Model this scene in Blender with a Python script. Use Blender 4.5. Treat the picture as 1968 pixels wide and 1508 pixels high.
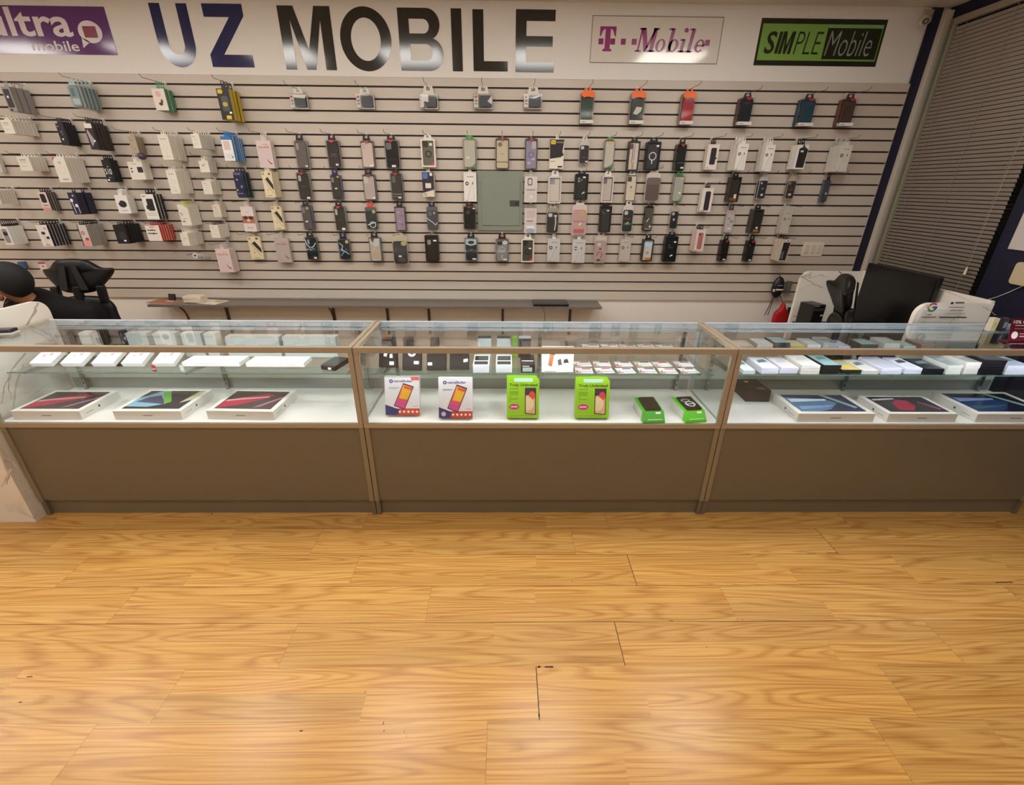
import bpy, bmesh, math, random
from mathutils import Matrix, Vector
random.seed(7)
for o in list(bpy.data.objects): bpy.data.objects.remove(o)
SC = bpy.context.scene
COL = SC.collection
# ------------------------------------------------------------------ camera
CF, CP, CYW, CR, CD, CH = 868.238, 0.42814, -0.01533, -0.00905, 1.96722, 1.63946
cy_, sy_ = math.cos(CYW), math.sin(CYW)
def unyaw(v): return Vector((cy_*v[0]-sy_*v[1], sy_*v[0]+cy_*v[1], v[2]))
R0 = unyaw((1, 0, 0)); F0 = unyaw((0, math.cos(CP), -math.sin(CP))); U0 = unyaw((0, math.sin(CP), math.cos(CP)))
cr_, sr_ = math.cos(CR), math.sin(CR)
RI = R0*cr_ - U0*sr_; UI = R0*sr_ + U0*cr_
cam = bpy.data.cameras.new('camera'); camo = bpy.data.objects.new('camera', cam); COL.objects.link(camo)
cam.sensor_fit = 'HORIZONTAL'; cam.sensor_width = 36; cam.lens = CF*36/1968; cam.clip_start = 0.05
camo.matrix_world = Matrix(((RI.x, UI.x, -F0.x, 0), (RI.y, UI.y, -F0.y, -CD), (RI.z, UI.z, -F0.z, CH), (0, 0, 0, 1)))
SC.camera = camo
# ------------------------------------------------------------------ view, world
SC.view_settings.view_transform = 'Standard'; SC.view_settings.look = 'None'
SC.view_settings.gamma = 1; SC.view_settings.use_curve_mapping = False
SC.view_settings.exposure = 0.0
PANEL_POWER = 15.6            # radiance of the ceiling light panels
LED_POWER = 60.0              # radiance of the strips inside the display cases
WARM = (1.0, 0.96, 0.90)
wd = bpy.data.worlds.new('world'); SC.world = wd; wd.use_nodes = True
wd.node_tree.nodes['Background'].inputs[0].default_value = (0.9, 0.85, 0.8, 1); wd.node_tree.nodes['Background'].inputs[1].default_value = 0.02
try:
    SC.cycles.transparent_max_bounces = 24
    SC.cycles.max_bounces = 8
    SC.cycles.sample_clamp_indirect = 4
except Exception: pass
# ------------------------------------------------------------------ measuring helpers (a pixel's ray met with a real plane)
CAMP = Vector((0, -CD, CH))
def ray(px, py):
    a = (px-984)/CF; b = -(py-754)/CF
    return RI*a + UI*b + F0
def onY(px, py, v): r = ray(px, py); return CAMP + r*((v+CD)/r.y)
def onX(px, py, v): r = ray(px, py); return CAMP + r*(v/r.x)
def onZ(px, py, v): r = ray(px, py); return CAMP + r*((v-CH)/r.z)
# ------------------------------------------------------------------ materials
def lin(c):
    if isinstance(c, str):
        c = [int(c[i:i+2], 16)/255 for i in (0, 2, 4)]
    return tuple((x/12.92 if x <= .04045 else ((x+.055)/1.055)**2.4) for x in c) + (1,)
MC = {}
def M(c, rough=.5, metal=0, spec=.5, name=None, coat=0):
    k = (c, rough, metal, spec, coat)
    if k in MC: return MC[k]
    m = bpy.data.materials.new(name or 'paint_'+str(c)); m.use_nodes = True
    b = m.node_tree.nodes['Principled BSDF']
    b.inputs['Base Color'].default_value = lin(c); b.inputs['Roughness'].default_value = rough
    b.inputs['Metallic'].default_value = metal; b.inputs['Specular IOR Level'].default_value = spec
    b.inputs['Coat Weight'].default_value = coat
    MC[k] = m; return m
def nodes(name):
    m = bpy.data.materials.new(name); m.use_nodes = True; nt = m.node_tree
    return m, nt, nt.nodes['Principled BSDF'], nt.nodes.new, nt.links.new
def speckled(name, c1, c2, scale, rough, bump=0.0, stretch=(1, 1, 1)):
    m, nt, b, N, L = nodes(name)
    tc = N('ShaderNodeTexCoord'); mp = N('ShaderNodeMapping'); mp.inputs['Scale'].default_value = stretch
    n = N('ShaderNodeTexNoise'); n.inputs['Scale'].default_value = scale; n.inputs['Detail'].default_value = 5
    r = N('ShaderNodeMix'); r.data_type = 'RGBA'
    r.inputs[6].default_value = lin(c1); r.inputs[7].default_value = lin(c2)
    L(tc.outputs['Object'], mp.inputs[0]); L(mp.outputs[0], n.inputs['Vector']); L(n.outputs['Fac'], r.inputs[0]); L(r.outputs[2], b.inputs['Base Color'])
    b.inputs['Roughness'].default_value = rough
    if bump:
        bp = N('ShaderNodeBump'); bp.inputs['Strength'].default_value = bump; bp.inputs['Distance'].default_value = .002
        L(n.outputs['Fac'], bp.inputs['Height']); L(bp.outputs[0], b.inputs['Normal'])
    return m
def emis(name, col, s):
    m, nt, b, N, L = nodes(name)
    b.inputs['Base Color'].default_value = (.8, .8, .8, 1)
    b.inputs['Emission Color'].default_value = tuple(col)+(1,); b.inputs['Emission Strength'].default_value = s
    return m
def clear(name, tint, f0=.04, rough=0.0, haze=0.0):
    m = bpy.data.materials.new(name); m.use_nodes = True; nt = m.node_tree; nt.nodes.clear(); N = nt.nodes.new; L = nt.links.new
    out = N('ShaderNodeOutputMaterial'); tr = N('ShaderNodeBsdfTransparent'); tr.inputs[0].default_value = tuple(tint)+(1,)
    gl = N('ShaderNodeBsdfGlossy'); gl.inputs['Roughness'].default_value = rough
    lw = N('ShaderNodeLayerWeight'); lw.inputs[0].default_value = .5
    p = N('ShaderNodeMath'); p.operation = 'POWER'; p.inputs[1].default_value = 5; L(lw.outputs['Facing'], p.inputs[0])
    ma = N('ShaderNodeMath'); ma.operation = 'MULTIPLY_ADD'; ma.inputs[1].default_value = 1-f0; ma.inputs[2].default_value = f0; L(p.outputs[0], ma.inputs[0])
    mx = N('ShaderNodeMixShader'); L(ma.outputs[0], mx.inputs[0]); L(gl.outputs[0], mx.inputs[2])
    if haze:
        df = N('ShaderNodeBsdfDiffuse'); df.inputs[0].default_value = (.8, .8, .8, 1)
        m2 = N('ShaderNodeMixShader'); m2.inputs[0].default_value = haze
        L(tr.outputs[0], m2.inputs[1]); L(df.outputs[0], m2.inputs[2]); L(m2.outputs[0], mx.inputs[1])
    else: L(tr.outputs[0], mx.inputs[1])
    L(mx.outputs[0], out.inputs[0]); return m
GLASS = clear('glass', (.975, .986, .984), .045)
PLAST = clear('clear_plastic', (.98, .98, .98), .04, .05)
HAZY = clear('hazy_plastic', (.97, .97, .97), .04, .1, .025)
def marble():
    m, nt, b, N, L = nodes('white_marble')
    tc = N('ShaderNodeTexCoord'); mp = N('ShaderNodeMapping'); mp.inputs['Location'].default_value = (.35, .1, .22)
    n = N('ShaderNodeTexNoise'); n.inputs['Scale'].default_value = 2.1; n.inputs['Detail'].default_value = 3; n.inputs['Distortion'].default_value = .5
    L(tc.outputs['Object'], mp.inputs[0]); L(mp.outputs[0], n.inputs['Vector'])
    s = N('ShaderNodeMath'); s.operation = 'SUBTRACT'; s.inputs[1].default_value = .5; L(n.outputs['Fac'], s.inputs[0])
    a = N('ShaderNodeMath'); a.operation = 'ABSOLUTE'; L(s.outputs[0], a.inputs[0])
    cr = N('ShaderNodeValToRGB'); cr.color_ramp.elements[0].color = lin('aaa399'); cr.color_ramp.elements[0].position = 0
    cr.color_ramp.elements[1].color = lin('e9e3da'); cr.color_ramp.elements[1].position = .016
    L(a.outputs[0], cr.inputs[0]); b.inputs['Roughness'].default_value = .22
    mp.inputs['Rotation'].default_value = (.5, .6, .3); mp.inputs['Scale'].default_value = (1, .55, 1.5)
    n3 = N('ShaderNodeTexNoise'); n3.inputs['Scale'].default_value = 1.7; L(tc.outputs['Object'], n3.inputs['Vector'])
    c3 = N('ShaderNodeValToRGB'); c3.color_ramp.elements[0].position = .44; c3.color_ramp.elements[1].position = .56; L(n3.outputs['Fac'], c3.inputs[0])
    mk = N('ShaderNodeMix'); mk.data_type = 'RGBA'; mk.inputs[6].default_value = lin('e9e3da'); L(c3.outputs[0], mk.inputs[0]); L(cr.outputs[0], mk.inputs[7]); L(mk.outputs[2], b.inputs['Base Color'])
    return m
MARBLE = marble()
def woodfloor():
    m, nt, b, N, L = nodes('oak_laminate')
    uv = N('ShaderNodeUVMap'); uv.uv_map = 'UVMap'
    mp = N('ShaderNodeMapping'); mp.inputs['Scale'].default_value = (.85, 10.5, 1)
    L(uv.outputs[0], mp.inputs[0])
    n = N('ShaderNodeTexNoise'); n.inputs['Scale'].default_value = 1.0; n.inputs['Detail'].default_value = 1.2; n.inputs['Roughness'].default_value = .35; n.inputs['Distortion'].default_value = .15
    L(mp.outputs[0], n.inputs['Vector'])
    k = N('ShaderNodeMath'); k.operation = 'MULTIPLY'; k.inputs[1].default_value = 14; L(n.outputs['Fac'], k.inputs[0])
    pp = N('ShaderNodeMath'); pp.operation = 'PINGPONG'; pp.inputs[1].default_value = .5; L(k.outputs[0], pp.inputs[0])
    cr = N('ShaderNodeValToRGB'); e = cr.color_ramp.elements
    e[0].position = .0; e[0].color = (1, 1, 1, 1); e[1].position = .30; e[1].color = (0, 0, 0, 1)
    L(pp.outputs[0], cr.inputs[0])
    mp2 = N('ShaderNodeMapping'); mp2.inputs['Scale'].default_value = (2.2, 150, 1); L(uv.outputs[0], mp2.inputs[0])
    n2 = N('ShaderNodeTexNoise'); n2.inputs['Scale'].default_value = 1.0; n2.inputs['Detail'].default_value = 4; L(mp2.outputs[0], n2.inputs['Vector'])
    mx = N('ShaderNodeMix'); mx.data_type = 'RGBA'; mx.inputs[6].default_value = lin('dbab60'); mx.inputs[7].default_value = lin('ae7637')
    g = N('ShaderNodeMath'); g.operation = 'MULTIPLY'; g.inputs[1].default_value = .50; L(cr.outputs[0], g.inputs[0])
    g2 = N('ShaderNodeMath'); g2.operation = 'MULTIPLY_ADD'; g2.inputs[1].default_value = 1.9; g2.inputs[2].default_value = -.72; L(n2.outputs['Fac'], g2.inputs[0])
    ad = N('ShaderNodeMath'); ad.operation = 'ADD'; ad.use_clamp = True; L(g.outputs[0], ad.inputs[0]); L(g2.outputs[0], ad.inputs[1])
    L(ad.outputs[0], mx.inputs[0])
    at = N('ShaderNodeAttribute'); at.attribute_name = 'tone'
    ml = N('ShaderNodeMix'); ml.data_type = 'RGBA'; ml.blend_type = 'MULTIPLY'; ml.inputs[0].default_value = 1
    L(mx.outputs[2], ml.inputs[6]); L(at.outputs['Color'], ml.inputs[7]); L(ml.outputs[2], b.inputs['Base Color'])
    b.inputs['Roughness'].default_value = .27; b.inputs['Specular IOR Level'].default_value = .4
    bp = N('ShaderNodeBump'); bp.inputs['Strength'].default_value = .12; bp.inputs['Distance'].default_value = .001
    L(n2.outputs['Fac'], bp.inputs['Height']); L(bp.outputs[0], b.inputs['Normal'])
    return m
# ------------------------------------------------------------------ mesh builder
class MB:
    def __init__(s): s.v = []; s.f = []; s.m = []; s.mats = []; s.X = None
    def add(s, vs, fs, mat):
        if mat not in s.mats: s.mats.append(mat)
        i = s.mats.index(mat); b = len(s.v)
        for p in vs:
            p = Vector(p)
            if s.X is not None: p = s.X @ p
            s.v.append(p)
        for f in fs: s.f.append([b+j for j in f]); s.m.append(i)
        return s
    def box(s, x0, x1, y0, y1, z0, z1, mat):
        return s.add([(x, y, z) for z in (z0, z1) for y in (y0, y1) for x in (x0, x1)],
                     [(0, 2, 3, 1), (4, 5, 7, 6), (0, 1, 5, 4), (2, 6, 7, 3), (0, 4, 6, 2), (1, 3, 7, 5)], mat)
    def flat(s, pts, y, mat): return s.add([(p[0], y, p[1]) for p in pts], [list(range(len(pts)))], mat)
    def prism(s, pts, y0, y1, mat, back=None):
        n = len(pts)
        return s.add([(p[0], y0, p[1]) for p in pts]+[(p[0], y1, p[1]) for p in pts],
                     [list(range(n)), list(range(2*n-1, n-1, -1))]+[(i, (i+1) % n, n+(i+1) % n, n+i) for i in range(n)], mat)
    def zprism(s, pts, z0, z1, mat):
        n = len(pts)
        return s.add([(p[0], p[1], z0) for p in pts]+[(p[0], p[1], z1) for p in pts],
                     [list(range(n-1, -1, -1)), list(range(n, 2*n))]+[(i, (i+1) % n, n+(i+1) % n, n+i) for i in range(n)], mat)
    def ring(s, a, b, y0, y1, mat):
        n = len(a); V = [(p[0], y, p[1]) for y in (y0, y1) for L in (a, b) for p in L]; F = []
        for i in range(n):
            j = (i+1) % n
            F += [(i, j, n+j, n+i), (2*n+i, 3*n+i, 3*n+j, 2*n+j), (i, 2*n+i, 2*n+j, j), (n+i, n+j, 3*n+j, 3*n+i)]
        return s.add(V, F, mat)
    def cyl(s, a, b, r, mat, seg=8, r2=None):
        a = Vector(a); b = Vector(b); d = (b-a).normalized(); u = d.orthogonal().normalized(); w = d.cross(u); r2 = r if r2 is None else r2
        V = []
        for c, rr in ((a, r), (b, r2)):
            for i in range(seg):
                t = 2*math.pi*i/seg; V.append(c+u*math.cos(t)*rr+w*math.sin(t)*rr)
        return s.add(V, [list(range(seg-1, -1, -1)), list(range(seg, 2*seg))]+[(i, (i+1) % seg, seg+(i+1) % seg, seg+i) for i in range(seg)], mat)
    def tube(s, pts, r, mat, seg=6):
        pts = [Vector(p) for p in pts]; V = []; u = None
        for k, p in enumerate(pts):
            d = (pts[min(k+1, len(pts)-1)]-pts[max(k-1, 0)]).normalized()
            u = d.orthogonal().normalized() if u is None else (u-d*u.dot(d)).normalized()
            w = d.cross(u)
            for i in range(seg):
                t = 2*math.pi*i/seg; V.append(p+u*math.cos(t)*r+w*math.sin(t)*r)
        F = [(k*seg+i, k*seg+(i+1) % seg, (k+1)*seg+(i+1) % seg, (k+1)*seg+i) for k in range(len(pts)-1) for i in range(seg)]
        F += [list(range(seg-1, -1, -1)), [len(pts)*seg-seg+i for i in range(seg)]]
        return s.add(V, F, mat)
    def ball(s, c, rx, ry, rz, mat, nu=16, nv=10, fn=None):
        V = []; F = []
        for j in range(nv+1):
            th = math.pi*j/nv
            for i in range(nu):
                ph = 2*math.pi*i/nu
                p = Vector((math.sin(th)*math.cos(ph), math.sin(th)*math.sin(ph), math.cos(th)))
                if fn: p = fn(p)
                V.append((c[0]+rx*p.x, c[1]+ry*p.y, c[2]+rz*p.z))
        for j in range(nv):
            for i in range(nu): F.append((j*nu+i, j*nu+(i+1) % nu, (j+1)*nu+(i+1) % nu, (j+1)*nu+i))
        return s.add(V, F, mat)
    def text(s, t, x, z, h, mat, y, bold=0, shear=0, align='C', wfit=None):
        V, F, w, hh = textmesh(t, bold); k = h/hh; kx = k if wfit is None else wfit/w
        ox = x-(w*kx/2 if align == 'C' else 0)
        return s.add([(ox+p[0]*kx+shear*p[1]*k, y, z+p[1]*k) for p in V], F, mat)
    def build(s, name, parent=None, loc=None, bevel=0, smooth=False, recalc=True):
        me = bpy.data.meshes.new(name); me.from_pydata([tuple(p) for p in s.v], [], s.f)
        for m in s.mats: me.materials.append(m)
        me.polygons.foreach_set('material_index', s.m)
        if recalc:
            bm = bmesh.new(); bm.from_mesh(me); bmesh.ops.recalc_face_normals(bm, faces=bm.faces); bm.to_mesh(me); bm.free()
        if smooth: me.polygons.foreach_set('use_smooth', [True]*len(me.polygons))
        me.update()
        o = bpy.data.objects.new(name, me); COL.objects.link(o)
        if parent is not None: o.parent = parent
        if loc is not None: o.location = loc
        if bevel:
            b = o.modifiers.new('bevel', 'BEVEL'); b.width = bevel; b.segments = 2; b.limit_method = 'ANGLE'
        return o
TC = {}
def textmesh(t, bold=0):
    k = (t, bold)
    if k in TC: return TC[k]
    cu = bpy.data.curves.new('t', 'FONT'); cu.body = t; cu.size = 1; cu.offset = bold; cu.resolution_u = 3; cu.fill_mode = 'FRONT'
    ob = bpy.data.objects.new('t', cu); COL.objects.link(ob)
    dg = bpy.context.evaluated_depsgraph_get(); dg.update()
    me = bpy.data.meshes.new_from_object(ob.evaluated_get(dg))
    V = [(v.co.x, v.co.y) for v in me.vertices]; F = [list(p.vertices) for p in me.polygons]
    bpy.data.objects.remove(ob); bpy.data.curves.remove(cu); bpy.data.meshes.remove(me)
    x0 = min(v[0] for v in V); x1 = max(v[0] for v in V); z0 = min(v[1] for v in V); z1 = max(v[1] for v in V)
    V = [(a-x0, b-z0) for a, b in V]
    TC[k] = (V, F, x1-x0, z1-z0); return TC[k]
def rr(x0, x1, z0, z1, r, seg=3):
    P = []
    for cx, cz, a in ((x1-r, z1-r, 0), (x0+r, z1-r, 90), (x0+r, z0+r, 180), (x1-r, z0+r, 270)):
        for i in range(seg+1):
            t = math.radians(a+90*i/seg); P.append((cx+r*math.cos(t), cz+r*math.sin(t)))
    return P
def ell(cx, cz, rx, rz, n=16): return [(cx+rx*math.cos(2*math.pi*i/n), cz+rz*math.sin(2*math.pi*i/n)) for i in range(n)]
def stroke(a, b, w):
    a = Vector(a); b = Vector(b); d = (b-a).normalized(); n = Vector((-d.y, d.x))*w/2
    return [tuple(a-n), tuple(b-n), tuple(b+n), tuple(a+n)]
def thing(name, label, cat, loc=(0, 0, 0), rotz=0, group=None):
    o = bpy.data.objects.new(name, None); COL.objects.link(o); o.location = loc; o.rotation_euler = (0, 0, rotz); o.empty_display_size = .05
    return tag(o, label, cat, group)
def tag(o, label, cat, group=None):
    o['label'] = label; o['category'] = cat
    if group: o['group'] = group
    return o
def struct(o): o['kind'] = 'structure'; return o
ORD = 'first second third fourth fifth sixth seventh eighth ninth tenth eleventh twelfth thirteenth fourteenth fifteenth sixteenth seventeenth eighteenth nineteenth twentieth twenty-first twenty-second twenty-third twenty-fourth twenty-fifth twenty-sixth twenty-seventh twenty-eighth twenty-ninth thirtieth'.split()
# ------------------------------------------------------------------ dimensions of the room
YW = 1.896; ZH = 2.338; ZS = .7565; XS = 2.918; XR = 3.05; XL = -6.0; YF = -4.6; ZC = 2.775
G1, G2, WC = -.700, 1.078, 1.778
WALLW = speckled('wall_white_paint', 'dedad4', 'e3dfd9', 40, .55)
NAVY = speckled('wall_navy_paint', '14142c', '171731', 30, .6)
SLAT = speckled('slatwall_laminate', 'bdb2a6', 'c5baae', 3, .42, stretch=(1, 1, 14))
# ---- ceiling lights first: the room's own lamps and two added panels
PAN = {'front': emis('light_panel_diffuser', WARM, PANEL_POWER), 'middle': emis('dimmed_panel_diffuser', WARM, PANEL_POWER*.45), 'rear': emis('dim_rear_panel_diffuser', WARM, PANEL_POWER*.35)}
WHM = M('d9d6d0', .5)
kx = [-4.58, -3.36, -2.13, -.90, .33, 1.56]
rows = [('front', .43), ('middle', -1.45), ('rear', -3.3)]
lampno = 0
for rn, yy in rows:
    for i, xx in enumerate(kx if rn == 'front' else kx+[2.70]):  # last panel of middle and rear rows is added to brighten the right floor
        t = thing('ceiling_light_panel', 'square recessed ceiling light panel, %s from left in the %s row' % (ORD[i], rn), 'ceiling light', (xx, yy, ZC-.02), 0, 'square ceiling light panels')
        b = MB(); b.ring([(-.31, -.31), (.31, -.31), (.31, .31), (-.31, .31)], [(-.285, -.285), (.285, -.285), (.285, .285), (-.285, .285)], 0, .02, WHM)
        b.X = None
        fr = b.build('frame', t); fr.rotation_euler = (math.radians(90), 0, 0); fr.location = (0, 0, .02)
        MB().box(-.285, .285, -.285, .285, .004, .012, PAN[rn]).build('diffuser', t)
# ---- shell
def shell():
    b = MB(); b.box(XL, XR+.3, YF, YW+.12, ZC, ZC+.1, speckled('ceiling_tile', 'd9d2c8', 'd2cabf', 60, .8)); struct(b.build('ceiling'))
    b = MB(); b.box(XL, XR+.25, YW+.018, YW+.12, 0, ZC, WALLW); struct(b.build('wall_back'))
    b = MB(); b.box(XL, 2.9, YW+.002, YW+.018, ZH, ZC, WALLW); struct(b.build('trim_1', bevel=.002))      # painted fascia board over the slatwall
    b = MB(); b.box(XL-.12, XL, YF, YW+.12, 0, ZC, WALLW); struct(b.build('wall_left'))
    b = MB(); b.box(XL, XR+.25, YF-.12, YF, 0, ZC, WALLW); struct(b.build('wall_front'))
    # right wall with the window opening
    wy0, wy1, wz0, wz1 = .93, 1.80, .86, 2.70
    b = MB(); X0, X1 = XR, XR+.15
    b.box(X0, X1, YF, wy0, 0, ZC, NAVY); b.box(X0, X1, wy1, YW+.018, 0, ZC, NAVY); b.box(X0, X1, wy0, wy1, 0, wz0, NAVY); b.box(X0, X1, wy0, wy1, wz1, ZC, NAVY)
    struct(b.build('wall_right'))
    b = MB(); b.box(XS+.003, 2.992, YW+.004, YW+.018, 0, ZC, NAVY); struct(b.build('trim_2'))
    b = MB(); b.box(2.993, 3.046, YW-.03, YW+.018, .0, ZC-.02, M('cdc3b6', .45)); struct(b.build('trim_3', bevel=.003))
    w = MB(); fm = M('3a3833', .4, .3); XA, XB = XR+.05, XR+.1
    w.box(XA, XB, wy0, wy0+.05, wz0, wz1, fm); w.box(XA, XB, wy1-.05, wy1, wz0, wz1, fm); w.box(XA, XB, wy0, wy1, wz0, wz0+.05, fm); w.box(XA, XB, wy0, wy1, wz1-.05, wz1, fm)
    wo = struct(w.build('window_1'))
    MB().box(XR+.07, XR+.076, wy0+.05, wy1-.05, wz0+.05, wz1-.05, GLASS).build('window_glass', wo)
    MB().box(XR+.145, XR+.155, wy0-.02, wy1+.02, wz0-.02, wz1+.02, M('08080c', .8)).build('night_backdrop', wo)  # near-black sheet standing in for the night darkness outside
    # blinds
    t = thing('window_blinds', 'closed grey-brown horizontal slat blinds covering the window on the navy right wall', 'window blinds', (XR-.03, 1.36, .9))
    bm_ = M('8f847a', .5); b = MB(); z = 0.0
    while z < 1.72:
        for k in range(1): b.add([(.004, -.41, z), (.004, .41, z), (-.003, .41, z+.0195), (-.003, -.41, z+.0195), (.0055, -.41, z), (.0055, .41, z), (-.0015, .41, z+.0195), (-.0015, -.41, z+.0195)],
                                 [(0, 1, 2, 3), (7, 6, 5, 4), (0, 4, 5, 1), (3, 2, 6, 7), (0, 3, 7, 4), (1, 5, 6, 2)], bm_)
        z += .0245
    b.build('slats', t)
    MB().box(-.02, .02, -.42, .42, 1.75, 1.79, bm_).build('headrail', t, bevel=.003)
    MB().box(-.014, .014, -.41, .41, -.03, -.012, bm_).build('bottom_rail', t, bevel=.003)
    b = MB()
    for yy in (-.33, 0, .33): b.cyl((-.012, yy, -.02), (-.012, yy, 1.76), .0015, M('8d8478', .8), 5)
    b.build('ladder_cord', t)
    b = MB(); b.cyl((-.03, -.36, .28), (-.03, -.36, 1.76), .001, M('b5ab98', .8), 5); b.build('pull_cord', t)
    b = MB(); b.cyl((-.03, -.36, .24), (-.03, -.36, .285), .008, M('e6d9b5', .4), 10, .004); b.build('cord_knob', t)
    b = MB(); b.box(-.012, .008, .418, .44, .0, 1.79, M('8f8b78', .5)); b.box(-.016, .004, .446, .462, 0, 1.79, M('777362', .5)); b.build('side_channel', t)
shell()
# ---- floor of real planks over a dark base
def floor():
    W = woodfloor(); P = .1882; y0 = -.0985; FW = {}
    js = {0: 1.646, 1: .596, 2: -.33, 3: .452, 4: .116, 5: -.058}
    b = MB(); uvs = []; tones = []
    Lp = 1.30
    wide = {(1, .596), (0, 1.646), (3, .452), (4, .116)}
    for k in range(-11, 25):
        ya = y0-k*P; yb = ya-P                       # rows run towards the camera
        j = js.get(k, random.uniform(0, Lp)); x = j-math.ceil((j-XL)/Lp)*Lp
        g1 = .0006; g2 = .0028 if k in (0, 2) else .0006
        while x < XR:
            xa, xb = max(x, XL), min(x+Lp, XR)
            if xb-xa > .01:
                for st in range(2):
                    y1 = ya-st*P/2; y2 = y1-P/2
                    if st == 0: y1 -= g2/2
                    else: y2 += g2/2
                    cuts = [xa, xb] if random.random() < .3 else [xa, xa+(xb-xa)*random.uniform(.25, .75), xb]
                    for c0, c1 in zip(cuts, cuts[1:]):
                        l = c0+(.0024 if (abs(c0-x) < 1e-6 and any(k == kk and abs(c0-xx) < .02 for kk, xx in wide)) else (.0004 if c0 == xa else 0)); rgt = c1-(.0004 if c1 == xb else 0)
                        o_ = (random.uniform(0, 90), random.uniform(0, 90)); fl = random.choice((1, -1))
                        b.add([(l, y2, 0), (rgt, y2, 0), (rgt, y1, 0), (l, y1, 0)], [(0, 1, 2, 3)], W)
                        uvs += [((l*fl)+o_[0], o_[1]), ((rgt*fl)+o_[0], o_[1]), ((rgt*fl)+o_[0], o_[1]+(y1-y2)), ((l*fl)+o_[0], o_[1]+(y1-y2))]
                        v = random.uniform(.90, 1.06); w_ = random.uniform(-.03, .03); tones.append((v, v*(1+w_*.6), v*(1+w_*2)))
            x += Lp
    top = b.build('floor', recalc=False); me = top.data
    uv = me.uv_layers.new(name='UVMap')
    for i, u in enumerate(uvs): uv.data[i].uv = u
    ca = me.color_attributes.new('tone', 'FLOAT_COLOR', 'CORNER')
    for i in range(len(me.loops)): ca.data[i].color = tones[i//4]+(1,)
    struct(top)
    b = MB().box(XL, XR+.2, YF, YW+.1, -.1, -.0015, M('2c1a0c', .8)); s = b.build('subfloor', top)
    # worn chips along the seams
    b = MB(); dk = M('3a2413', .9)
    for (px, py, w, h) in ((1055, 1281, .035, .006), (1036, 1281, .012, .009), (1060, 1282, .008, .004), (1036, 1374, .006, .012), (1600, 1062, .06, .004), (1560, 1063, .05, .003), (1930, 1119, .09, .006), (1290, 1193, .02, .003), (1427, 1190, .006, .003), (737, 1389, .003, .01), (738, 1404, .003, .006), (777, 1405, .002, .007), (781, 1415, .002, .006), (57, 1300, .022, .004), (39, 1349, .012, .004), (407, 987, .01, .008), (1100, 1117, .003, .008), (1358, 1243, .005, .004), (702, 1329, .003, .006), (579, 1404, .012, .004)):
        p = onZ(px, py, 0); b.add([(p.x-w/2, p.y-h/2, .0004), (p.x+w/2, p.y-h/3, .0004), (p.x+w/2.4, p.y+h/2, .0004), (p.x-w/2.3, p.y+h/3, .0004)], [(0, 1, 2, 3)], dk)
    b.build('floor_chips', top)
floor()
# ------------------------------------------------------------------ slatwall
def slatwall():
    t = thing('slatwall_panel', 'beige grooved slatwall panel covering the back wall behind the counters', 'slatwall', (0, YW, ZS))
    b = MB(); b.box(XL, XS, .0125, .0178, .0, ZH-ZS-.001, M('3a2a22', .7)); b.build('groove_backing', t)
    b = MB(); g = .006; zs = [0]+[.0762*i for i in range(1, 21)]+[ZH-ZS-.001]
    for i in range(21):
        z0 = zs[i]+(g if i else 0); z1 = zs[i+1]-(g if i < 20 else 0); b.box(XL, XS, 0, .0124, z0, z1, SLAT)
    b.build('slats', t)
    b = MB(); b.box(XS, XS+.003, -.001, .0178, 0, ZH-ZS-.001, M('8d8378', .5)); b.build('edge_strip', t)
slatwall()
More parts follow.
